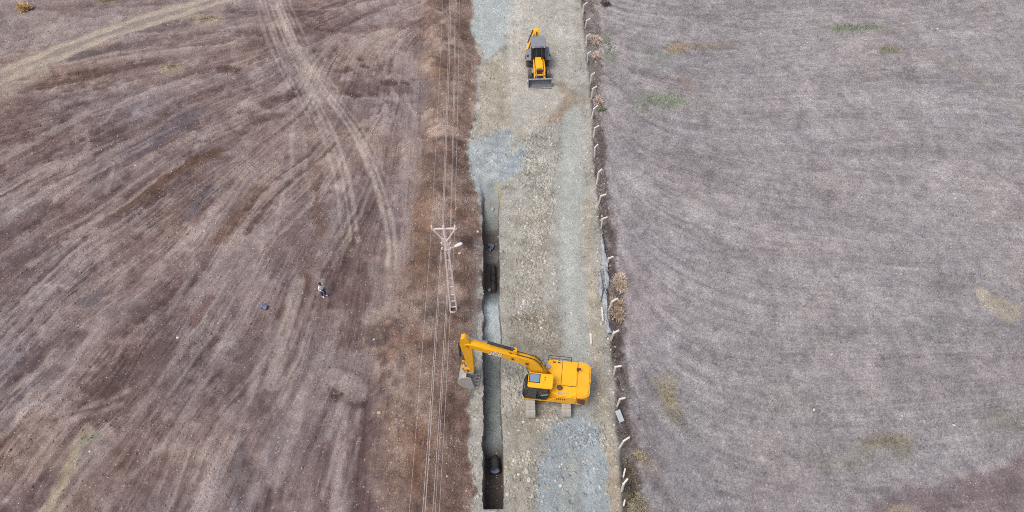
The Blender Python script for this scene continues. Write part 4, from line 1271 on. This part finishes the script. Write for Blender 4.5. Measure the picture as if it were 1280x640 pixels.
    MB().tube((-2.3, -.42, 3.15), (-1.6, -.98, 2.2), .05, n=8).build('bucket_cylinder', M_BLK, dp)
    dg_ = MB().prism([(-1.55, 1.62), (-1.2, 1.6), (-1.05, 1.25), (-1.2, .95), (-1.55, .9), (-1.5, 1.15)], -1.24, -.86).build('digging_bucket', M_YEL2, root, bevel=.02)
    for k in range(3):
        MB().box((-1.6, -1.18 + k * .13, .93), (.14, .05, .04)).build('tooth', M_STEEL, dg_)
    return root


backhoe()


# ------------------------------------------------------------------ power pole with lamp
def power_pole():
    b = g(567, 387)
    bz = ground_z(b[0], b[1])
    root = empty('power_pole', (b[0], b[1], bz))
    tag(root, 'pale steel two legged power pole with crossarm and lamp on the bank', 'power pole')
    Hh = 9.7 - bz
    dx = .06                                    # slight lean
    leg = lambda s, z: Vector((s * (.24 - .16 * z / Hh) + dx * z / Hh, 0, z))
    for s in (-1, 1):
        MB().bar(leg(s, -.25), leg(s, Hh - 1.1), .12, .15, (0, 1, 0)).build('leg', M_GALV, root, bevel=.01)
    zs = [0.35, 1.15, 2.0, 3.0, 4.1, 5.2, 6.2, 7.0]
    for z in zs:
        MB().bar(leg(-1, z), leg(1, z), .05, .07, (0, 1, 0)).build('rung', M_GALV, root)
    MB().tube(leg(0, Hh - 2.3), leg(0, Hh - .02), .11, .09, n=10).build('mast', M_GALV, root, smooth=True)
    top = leg(0, Hh - .1)
    MB().bar(top + Vector((-.82, .0, 0)), top + Vector((.82, .0, 0)), .09, .1).build('crossarm', M_GALV, root)
    for s in (-1, 1):
        MB().bar(top + Vector((s * .66, -.08, -.03)), top + Vector((s * .05, -.14, -1.15)), .075, .075).build('brace', M_GALV, root)
    INS = [(.0, .0, .42), (0, -.01, .05), (0, 0, .0)]
    ins_pts = []
    for xo in (-.78, -.02, .70):
        o = MB().lathe([(0, 0), (.03, 0), (.03, .08), (.075, .1), (.05, .15), (.08, .18), (.05, .23), (.065, .26), (.03, .33), (0, .34)], top + Vector((xo, 0, .05)), (0, 0, 1), 12).build('insulator', M_PORC, root, smooth=True)
        ins_pts.append(top + Vector((xo, 0, .38)))
    lv = []
    for z in (Hh - 1.62, Hh - 2.18):
        c_ = leg(0, z)
        MB().bar(c_ + Vector((-.3, -.07, 0)), c_ + Vector((.3, -.07, 0)), .05, .05).build('low_crossarm', M_GALV, root)
        for s in (-1, 1):
            MB().lathe([(0, 0), (.04, 0), (.065, .05), (.045, .1), (.065, .15), (.03, .2), (0, .2)], c_ + Vector((s * .28, -.07, .02)), (0, 0, 1), 10).build('insulator', M_PORC, root, smooth=True)
            lv.append(c_ + Vector((s * .28, -.07, .2)))
    lz = leg(0, Hh - 2.15)
    arm = MB().tube(lz, lz + Vector((.55, -.02, .15)), .03, n=8).build('lamp_arm', M_GALV, root)
    d = Vector((.9, .2, .33)).normalized()
    o_ = lz + Vector((.5, 0, .16))
    lamp = MB().lathe([(0, 0), (.06, .01), (.10, .12), (.13, .35), (.12, .52), (.06, .62), (0, .63)], o_, d, 12).build('lamp_housing', M_LAMP, root, smooth=True)
    MB().tube(leg(0, -.1) + Vector((0, -.05, 0)), leg(0, .22) + Vector((0, -.05, 0)), .32, .27, n=16, cap=False).build('base_collar', M_GALV, root)
    return root, ins_pts, lv


pole, hv, lv = power_pole()
pole_w = Vector(pole.location)


def wire(name, P0, dirx, r, label, rise_near, rise_far):
    mb = MB(); pts = []
    P0 = pole_w + P0
    for k in range(-26, 27):
        y = k * 2.0
        t = abs(y) / 52
        sag = -1.5 * 4 * t * (1 - t) * .8
        pts.append(Vector((P0.x + (dirx if y < 0 else -.6 * dirx) * y, P0.y + y, P0.z + sag)))
    mb.path(pts, r, 6)
    o = mb.build(name, M_WIRE, smooth=True)
    return tag(o, label, 'power line', 'wires strung along the spoil bank')


for i, (p_, dx_, lab) in enumerate(zip(hv, (.022, .022, .022), ('leftmost upper wire over the left tip of the pole crossarm', 'upper wire over the middle of the pole crossarm', 'upper wire over the right tip of the pole crossarm'))):
    wire('power_line', p_, dx_, .008, lab, 0, 0)
for i, (p_, dx_, lab) in enumerate(zip(lv, (.025, .027, .021, .023), ('bright lower wire from the upper left insulator below the crossarm', 'lower wire from the upper right insulator beside the lamp', 'lower wire from the bottom left insulator on the pole', 'lower wire from the bottom right insulator under the lamp'))):
    wire('power_line', p_, dx_, .013 if i < 2 else .009, lab, 0, 0)

# ------------------------------------------------------------------ fence posts
POSTS = [(728.4, 17.5, 1), (731, 36, 1), (732.8, 57, 1), (734.6, 78, 1), (737.8, 104, 1), (738.8, 123, 1.15), (739.7, 148, 1), (742, 170.5, 1), (743.4, 196, 1), (745.9, 231, 1.3), (748, 255, 1), (751.5, 286, 1.05), (758.4, 330, .75), (760.9, 387, 1), (763.4, 425, .95), (766.8, 468.5, 1.05), (771, 508, .95), (774, 560, 1), (777.8, 613.5, 1)]
ORD = ['first', 'second', 'third', 'fourth', 'fifth', 'sixth', 'seventh', 'eighth', 'ninth', 'tenth']
BESIDE = {2: 'beside upper tan tuft', 3: 'below the tan tuft', 5: 'above the green weeds', 9: 'tallest of the row', 12: 'short, at the blue grey sheet', 13: 'beside the tawny bush', 16: 'above the leaning grey panel', 17: 'below the leaning grey panel', 18: 'nearest the bottom edge'}
rp = random.Random(11)
for i, (px, py, sc) in enumerate(POSTS):
    p = g(px, py); z = ground_z(p[0], p[1])
    a = rp.uniform(-.25, .45); hgt = np.interp(p[1], [14, 55], [1.3, 1.1]) * sc * rp.uniform(.95, 1.05); arm = .46 * rp.uniform(.85, 1.1)
    lab = ('%s white bent fence post from the %s edge' % (ORD[i], 'top') if i < 10 else '%s white bent fence post from the bottom edge' % ORD[18 - i])
    if i in BESIDE:
        lab += ', ' + BESIDE[i]
    root = empty('fence_post', (p[0], p[1], z), a)
    tag(root, lab, 'fence post', 'bent concrete posts along the road edge')
    lx, ly = rp.uniform(-.10, .16), rp.uniform(-.12, .12)
    e = Vector((lx, ly, hgt))
    MB().bar((0, 0, -.3), e, .125, .125, (0, 1, 0)).build('shaft', M_CONC, root, bevel=.012)
    ud = Vector((.78, rp.uniform(-.1, .3), .50)).normalized()
    MB().bar(e - ud * .04 + Vector((0, 0, -.02)), e + ud * arm, .11, .11, (0, 1, 0)).build('bent_arm', M_CONC, root, bevel=.012)


def stick_thing(name, p0, p1, w, z1, lab, cat, mat, grp=None):
    a, b = g(*p0), g(*p1)
    za, zb = ground_z(a[0], a[1]) + w * .4, ground_z(b[0], b[1]) + z1
    o = MB().bar((a[0], a[1], za), (b[0], b[1], zb), w, w).build(name, mat, None, bevel=.01)
    return tag(o, lab, cat, grp)


stick_thing('fallen_post', (752, 384), (753.5, 402), .12, .10, 'fallen white post lying left of the blue grey sheet', 'post', M_CONC)
stick_thing('fallen_post', (738, 417), (738.8, 431), .13, .08, 'white broken post piece lying on the pale lane above the excavator', 'post', M_CONC)
stick_thing('broken_post', (779.5, 595), (781, 587), .10, .5, 'short broken white post stub just above the bottom fence post', 'post', M_CONC)
stick_thing('broken_post', (779.5, 632), (780.5, 626), .10, .4, 'broken white post stub in the weeds at the bottom edge', 'post', M_CONC)

# ------------------------------------------------------------------ sheets and litter


def crumpled(name, pts, width, amp, mat, lab, cat, n=60, m=7, seed=0, lift=.05):
    Pw = smooth_line(gl(pts), 12)
    s = np.r_[0, np.cumsum(np.hypot(*np.diff(Pw, axis=0).T))]
    t = np.linspace(0, s[-1], n)
    cx, cy = np.interp(t, s, Pw[:, 0]), np.interp(t, s, Pw[:, 1])
    dx, dy = np.gradient(cx), np.gradient(cy); L_ = np.hypot(dx, dy); nx_, ny_ = -dy / L_, dx / L_
    r_ = np.random.default_rng(seed)
    V = []
    for i in range(n):
        w = width * (.2 + 1.5 * float(vn(np.float32(t[i] * 2.1), np.float32(seed), 3)) ** 1.6)
        o_ = (float(vn(np.float32(t[i] * .9), np.float32(seed + 4), 5)) - .5) * width
        for j in range(m):
            q = (j / (m - 1) - .5) * w + o_ + r_.normal(0, .02)
            x, y = cx[i] + nx_[i] * q, cy[i] + ny_[i] * q
            V.append((x, y, lift + abs(r_.normal(0, amp)) + amp * 2.2 * float(vn(np.float32(x * 4), np.float32(y * 4), 9))))
    V = np.array(V); V[:, 2] += ground_z(V[:, 0], V[:, 1])
    F_ = np.array([(i * m + j, i * m + j + 1, (i + 1) * m + j + 1, (i + 1) * m + j) for i in range(n - 1) for j in range(m - 1)])
    o = link(name, np_mesh(name, V, F_, mat))
    md = o.modifiers.new('thick', 'SOLIDIFY'); md.thickness = .012
    return tag(o, lab, cat)


crumpled('crumpled_sheet', [(753, 292), (755, 318), (757, 345), (756, 370), (759, 395), (763, 418)], .34, .07, M_TARP, 'long crumpled blue grey sheet along the fence line', 'sheet', 80, 7, 3)
crumpled('crumpled_sheet', [(748, 338), (750, 360), (749, 378)], .22, .06, M_TARP, 'short crumpled blue grey scrap left of the long sheet', 'sheet', 24, 6, 5)
crumpled('plastic_scrap', [(546, 1), (563, 2)], .30, .04, M_PLAS, 'white plastic scrap at the top edge beside the wires', 'litter', 16, 5, 6)
crumpled('plastic_bag', [(324, 384), (333, 388)], .4, .08, M_BLUE, 'crumpled blue bag lying on the torn field left of the person', 'litter', 12, 7, 7)
p = g(774, 522); z = ground_z(p[0], p[1])
pan = MB().box((0, 0, .30), (.36, .82, .03), Matrix.Rotation(radians(-24), 3, 'Y') @ Matrix.Rotation(radians(14), 3, 'X')).build('leaning_panel', M_TARP, None, bevel=.006, rz=radians(12), loc=(p[0], p[1], z))
tag(pan, 'small grey panel leaning at the fence between two posts', 'panel')

# ------------------------------------------------------------------ pipes in the trench
TX = (TXL + TXR) / 2


def pipe(name, x, y0, y1, z, r_, lab, cap_in=True):
    root = empty(name, (x, y0, z)); tag(root, lab, 'pipe')
    prof = []; L_ = y1 - y0; k = 0.0
    while k < L_:
        prof += [(r_, k), (r_, k + .05), (r_ * .9, k + .065), (r_ * .9, k + .095)]; k += .11
    MB().lathe(prof, (0, 0, 0), (0, 1, 0), 24).build('shell', M_PIPE, root, smooth=True)
    MB().lathe([(r_ * .9, 0.0), (r_ * .82, .0), (r_ * .8, .05), (r_ * .8, L_ - .02)], (0, 0, 0), (0, 1, 0), 24).build('lining', M_PIPEIN, root, smooth=True)
    MB().lathe([(r_ * 1.02, -.02), (r_ * 1.12, -.02), (r_ * 1.12, .1), (r_ * 1.02, .1)], (0, 0, 0), (0, 1, 0), 24).build('collar', M_PIPE, root, smooth=True)
    return root


yp = g(619, 588, -1.35)[1]
pp = pipe('drain_pipe', TX + .10, yp, yp + 1.9, -1.42, .33, 'black ribbed pipe end showing in the trench near the bottom edge')
pp.rotation_euler = (radians(-17), 0, 0)
y0 = g(617, 366, -1.6)[1]; y1 = g(617, 333, -1.6)[1]
pg = pipe('drain_pipe', TX + .12, y0, y1, -1.60, .22, 'grey dark pipe length lying in the middle of the trench beside the pole')
crumpled('blue_sheet', [(612, 302), (614, 294), (613, 288)], .35, .07, M_BLUE, 'crumpled dark blue sheet on the trench floor at its far part', 'sheet', 14, 6, 8, .04)

# ------------------------------------------------------------------ bushes


def bush(px, py, rx, ry, hgt, cols, n, lab, seed, wid=.024, name='dry_bush'):
    r_ = np.random.default_rng(seed); c = g(px, py)
    root = empty(name, (c[0], c[1], ground_z(c[0], c[1]))); tag(root, lab, 'bush', 'dry bushes and tussocks')
    V, F_, T = [], [], []
    cols = [C(*q) for q in cols]
    lob = [(r_.uniform(-.6, .6) * rx, r_.uniform(-.7, .7) * ry) for _ in range(6)]
    n = int(n * 1.7)
    for k in range(n):
        lx, ly = lob[k % 6]
        a = r_.uniform(0, 2 * pi); el = np.arccos(r_.uniform(.0, 1)); L_ = hgt * r_.uniform(.35, 1.15)
        b0 = np.array([lx + r_.normal(0, .09) * rx, ly + r_.normal(0, .09) * ry, -.03])
        d = np.array([cos(a) * sin(el) * rx / hgt * .75, sin(a) * sin(el) * ry / hgt * .75, cos(el) + .1]) * L_
        s_ = np.array([-sin(a), cos(a), r_.uniform(-.4, .4)]) * wid * r_.uniform(.6, 1.4)
        m_ = b0 + d * .6 + np.array([0, 0, .12 * L_]); t_ = b0 + d
        i0 = len(V); V += [b0 - s_, b0 + s_, m_ + s_, m_ - s_, t_]
        F_ += [(i0, i0 + 1, i0 + 2), (i0, i0 + 2, i0 + 3), (i0 + 3, i0 + 2, i0 + 4)]
        cc = cols[int(r_.integers(len(cols)))] * r_.uniform(.75, 1.2); T += [cc] * 5
    link('foliage', np_mesh('foliage', np.array(V), np.array(F_), M_BLADE, np.array(T)), root)
    st = MB()
    for lx, ly in lob:
        st.tube((lx * .6, ly * .6, -.1), (lx, ly, hgt * .5), .018, .008, n=5)
    st.build('stem', M_RED, root)
    return root


TAN = [(216, 202, 190), (204, 188, 176), (224, 212, 202), (188, 172, 160)]
bush(745, 53, .75, .85, .55, TAN, 900, 'upper tan tussock behind the posts near the top edge', 1)
bush(745.5, 70, .6, .75, .5, TAN, 700, 'second tan tussock just below the upper one near the top', 2)
bush(748.5, 124, .5, .9, .45, TAN, 600, 'pale tan tussock right of the sixth post above green weeds', 3)
TAW = [(218, 203, 186), (204, 188, 168), (226, 214, 198), (186, 170, 152)]
bush(770, 352, .7, 1.0, .6, TAW, 1100, 'large tawny bush beside the blue grey sheet', 4)
bush(773, 388, .55, .9, .5, [(200, 184, 164), (186, 168, 150), (168, 152, 136)], 700, 'smaller brown bush below the large tawny bush', 5)
bush(30, 12, .8, .7, .9, [(226, 196, 136), (212, 176, 116), (232, 208, 160)], 500, 'orange yellow bush in the top left corner', 6)
bush(802, 571, .4, .4, .3, [(184, 176, 146), (170, 160, 132)], 110, 'small yellow weed clump right of the bottom posts', 7)
bush(757, 5, .6, .9, .5, [(128, 118, 116), (146, 134, 130), (112, 102, 100)], 400, 'dark dead bush behind the posts at the top edge', 8)
bush(796, 632, .6, .7, .4, [(160, 153, 132), (144, 137, 118), (172, 165, 144)], 300, 'olive bush in the verge at the bottom edge', 9)

# ------------------------------------------------------------------ single rocks that show
ROCKS = [(675, 322, .42, .24, 'pale', 'large flat pale rock in the middle of the rubble strip'), (658, 589, .30, .34, 'pale', 'biggest pale rock of the heap near the bottom edge'), (661, 600, .22, .26, 'white', 'white rock just below the biggest rock of the bottom heap'),
         (648, 593, .17, .17, 'white', 'white rock left of the biggest rock of the bottom heap'), (665, 621, .24, .28, 'pale', 'pale rock low in the heap at the bottom edge'), (685, 608, .17, .34, 'tan', 'long upright tan rock right of the bottom heap'), (728.5, 549, .22, .18, 'blue', 'blue grey rock on the slate patch behind the excavator'),
         (756, 548, .14, .14, 'white', 'small white rock at the right edge of slate patch'), (688, 517, .24, .2, 'tan', 'tan rock between the two excavator tracks'), (738.3, 460.5, .16, .16, 'white', 'small white rock right of the excavator'), (642, 488, .30, .26, 'pale', 'pale rock beside the excavator cab'),
         (633, 210, .26, .2, 'pale', 'pale rock on the blue mud at the trench head'), (700, 191, .3, .24, 'tan', 'tan rock on the left rim of the pale lane'), (712, 182, .2, .2, 'pale', 'pale rock above right of the tan lane rock'), (679, 219.5, .26, .3, 'pale', 'pale rock in the upper rubble strip'),
         (740, 214, .2, .14, 'white', 'white stone at the foot of the fence row'), (659.5, 279, .28, .24, 'pale', 'pale rock left in the rubble near the trench head'), (648, 272, .22, .16, 'tan', 'tan rock beside the trench above the rubble strip'), (616, 264, .28, .34, 'blue', 'blue grey rock on the ramp into the trench'),
         (616, 98, .34, .24, 'tan', 'tan rock on the road left of the loader'), (605.5, 125, .26, .22, 'pale', 'pale rock on the left road edge below the loader'), (588, 125, .26, .22, 'tan', 'pale rock on the bank edge left of the loader'), (693, 337, .17, .17, 'pale', 'pale stone on lane edge right of the flat rock'),
         (692.5, 355, .16, .18, 'white', 'whitish stone on lane edge below the flat rock'), (702, 333, .14, .14, 'white', 'small white stone on the pale lane'), (661, 362, .26, .2, 'pale', 'pale rock low in the middle rubble strip'), (663, 347, .22, .18, 'pale', 'pale rock just below the large flat rock'),
         (736, 392, .12, .12, 'white', 'little white stone on the right of the lane'), (703.5, 288, .22, .14, 'blue', 'blue grey stone on the upper lane edge'), (612, 359, .26, .26, 'pale', 'pale rock on the trench floor left of the grey pipe'), (467, 423, .16, .14, 'white', 'white stone at the left foot of the bank'),
         (474, 516, .26, .24, 'tan', 'tan rock at the left foot of the lower bank'), (616, 643, .5, .34, 'pale', 'rounded pale boulder at the near end of the trench'), (575, 322, .2, .2, 'pale', 'pale stone on the bank right of the pole'), (597, 290, .2, .18, 'white', 'white stone on the bank edge above the trench'),
         (169, 207, .2, .16, 'white', 'white stone on the dark patch in the torn field'), (256, 290, .2, .16, 'pale', 'pale stone in the middle of the torn field'), (113, 565, .14, .12, 'white', 'tiny white stone on the pale streak at bottom left'), (1172, 36, .2, .16, 'white', 'white speck of stone high in the stubble field'),
         (1194, 248, .18, .14, 'white', 'white stone in the right of the stubble field'), (1017, 513, .16, .16, 'white', 'white stone low in the stubble field'), (1192, 532, .2, .12, 'white', 'white stone low at the right of the stubble field'), (766, 143, .18, .16, 'white', 'white stone in the field right of the green weeds'), (222, 422, .22, .16, 'white', 'white stone pair in the lower torn field')]
RC = {'pale': (190, 184, 170), 'white': (216, 212, 204), 'tan': (178, 164, 140), 'blue': (158, 168, 174)}
for i, (px, py, w, h, c, lab) in enumerate(ROCKS):
    r_ = np.random.default_rng(900 + i); p = g(px, py)
    z = ground_z(p[0], p[1])
    if 600 < px < 628 and z < -.3:
        p = g(px, py, z); z = ground_z(p[0], p[1])
    bm = bmesh.new(); bmesh.ops.create_icosphere(bm, subdivisions=2, radius=1)
    pl = [Vector(r_.normal(0, 1, 3)).normalized() for _ in range(7)]; ds = r_.uniform(.55, .9, 7)
    for v in bm.verts:
        for n_, d_ in zip(pl, ds):
            e = v.co.dot(n_)
            if e > d_:
                v.co -= n_ * (e - d_)
        v.co = Vector((v.co.x * w * .62, v.co.y * h * .68, v.co.z * min(w, h) * .45))
    me = bpy.data.meshes.new('rock'); bm.to_mesh(me); bm.free()
    a_ = me.attributes.new('tone', 'FLOAT_COLOR', 'POINT')
    t_ = C(*RC[c]) * r_.uniform(.9, 1.08)
    a_.data.foreach_set('color', np.tile(np.r_[t_, 1].astype(np.float32), len(me.vertices)))
    me.materials.append(M_STONE)
    o = link('rock', me); o.location = (p[0], p[1], z + min(w, h) * .12); o.rotation_euler = (0, 0, r_.uniform(-.4, .4))
    tag(o, lab, 'rock', 'single rocks lying about')


# ------------------------------------------------------------------ the person
def skin_mesh(name, pts, edges, radii, mat, parent, root_i=0, sub=2):
    me = bpy.data.meshes.new(name); me.from_pydata([tuple(p) for p in pts], edges, [])
    o = link(name, me, parent); me.materials.append(mat)
    md = o.modifiers.new('skin', 'SKIN'); md.use_smooth_shade = True
    if not me.skin_vertices:
        bm = bmesh.new(); bm.from_mesh(me); bm.verts.layers.skin.verify(); bm.to_mesh(me); bm.free()
    for i, v in enumerate(me.skin_vertices[0].data):
        rr_ = radii[i]; v.radius = (rr_, rr_) if not isinstance(rr_, tuple) else rr_
        v.use_root = (i == root_i)
    s = o.modifiers.new('smooth', 'SUBSURF'); s.levels = sub; s.render_levels = sub
    return o


def person():
    p = g(405.5, 369.5); z = ground_z(p[0], p[1])
    root = empty('person', (p[0], p[1], z), radians(-35))
    tag(root, 'person in cream top and navy trousers standing on the torn field', 'person')
    # x = facing, y = left; standing with feet a little apart, one arm bent forward
    pts = [(0, 0, .95), (.01, 0, 1.15), (.0, 0, 1.38), (.02, 0, 1.50), (.045, 0, 1.60), (.05, 0, 1.74),
           (0, .17, 1.42), (-.02, .24, 1.15), (.10, .22, .92), (.0, -.17, 1.42), (.02, -.25, 1.16), (.22, -.18, 1.05),
           (0, .10, .90), (.05, .11, .50), (.02, .12, .09), (.13, .13, .05), (0, -.10, .90), (-.02, -.11, .50), (-.10, -.12, .09), (.02, -.13, .05)]
    rad = [(.15, .12), (.14, .11), (.15, .12), .055, .085, .085, .07, .045, .035, .07, .045, .035, .10, .065, .045, .04, .10, .065, .045, .04]
    ed = [(0, 1), (1, 2), (2, 3), (3, 4), (4, 5), (2, 6), (6, 7), (7, 8), (2, 9), (9, 10), (10, 11), (0, 12), (12, 13), (13, 14), (14, 15), (0, 16), (16, 17), (17, 18), (18, 19)]
    # palms and fingers grow out of the wrists
    for wr, s in ((8, 1), (11, -1)):
        w = Vector(pts[wr]); f = (w - Vector(pts[wr - 1])).normalized(); sd = f.cross(Vector((0, 0, 1))).normalized()
        pts.append(tuple(w + f * .07)); pm = len(pts) - 1; rad.append((.036, .022)); ed.append((wr, pm))
        for k in range(4):
            b = w + f * .10 + sd * ((k - 1.5) * .021); L_ = (.05, .06, .056, .042)[k]
            pts.append(tuple(b)); rad.append(.010); ed.append((pm, len(pts) - 1))
            pts.append(tuple(b + f * L_ + Vector((0, 0, -.02)))); rad.append(.008); ed.append((len(pts) - 2, len(pts) - 1))
        pts.append(tuple(w + f * .05 + sd * s * .045)); rad.append(.011); ed.append((pm, len(pts) - 1))
        pts.append(tuple(w + f * .085 + sd * s * .06)); rad.append(.009); ed.append((len(pts) - 2, len(pts) - 1))
    body = skin_mesh('body', pts, ed, rad, M_SKIN, root)
    # face
    MB().tube((.125, 0, 1.66), (.15, 0, 1.64), .016, .012, n=8).build('nose', M_SKIN, body)
    for s in (-1, 1):
        MB().tube((.118, s * .033, 1.685), (.128, s * .033, 1.685), .013, n=8).build('eye', M_HAIR, body)
        MB().tube((.045, s * .082, 1.67), (.035, s * .098, 1.675), .028, .02, n=8).build('ear', M_SKIN, body)
    MB().box((.122, 0, 1.605), (.012, .05, .012)).build('mouth', M_RED, body)
    hair = MB()
    hair.lathe([(.0, .0), (.07, -.01), (.098, -.045), (.104, -.09), (.098, -.13), (.08, -.15)], (.035, 0, 1.80), (.12, 0, 1), 16)
    hair.build('hair', M_HAIR, body, smooth=True)
    # clothes
    skin_mesh('top', [pts[i] for i in (0, 1, 2, 6, 7, 9, 10)] + [(.0, 0, 1.46), (.07, .225, .98), (.17, -.20, 1.09)], [(0, 1), (1, 2), (2, 3), (3, 4), (2, 5), (5, 6), (2, 7), (4, 8), (6, 9)], [(.185, .15), (.18, .145), (.19, .15), .10, .068, .10, .068, .075, .055, .055], M_CREAM, root)
    skin_mesh('trousers', [(0, 0, .98)] + [pts[i] for i in (12, 13)] + [(.022, .12, .13)] + [pts[i] for i in (16, 17)] + [(-.095, -.12, .13)], [(0, 1), (1, 2), (2, 3), (0, 4), (4, 5), (5, 6)], [(.18, .15), (.14, .13), .105, .08, (.14, .13), .105, .08], M_NAVY, root)
    for (x, y) in ((.05, .125), (-.06, -.125)):
        MB().slab([(x - .12, y - .035), (x - .08, y - .045), (x + .08, y - .055), (x + .16, y - .035), (x + .18, y), (x + .16, y + .035), (x + .08, y + .055), (x - .08, y + .045), (x - .12, y + .035)], .0, .10).build('shoe', M_SHOE, root, bevel=.03, smooth=True)
    return root


person()
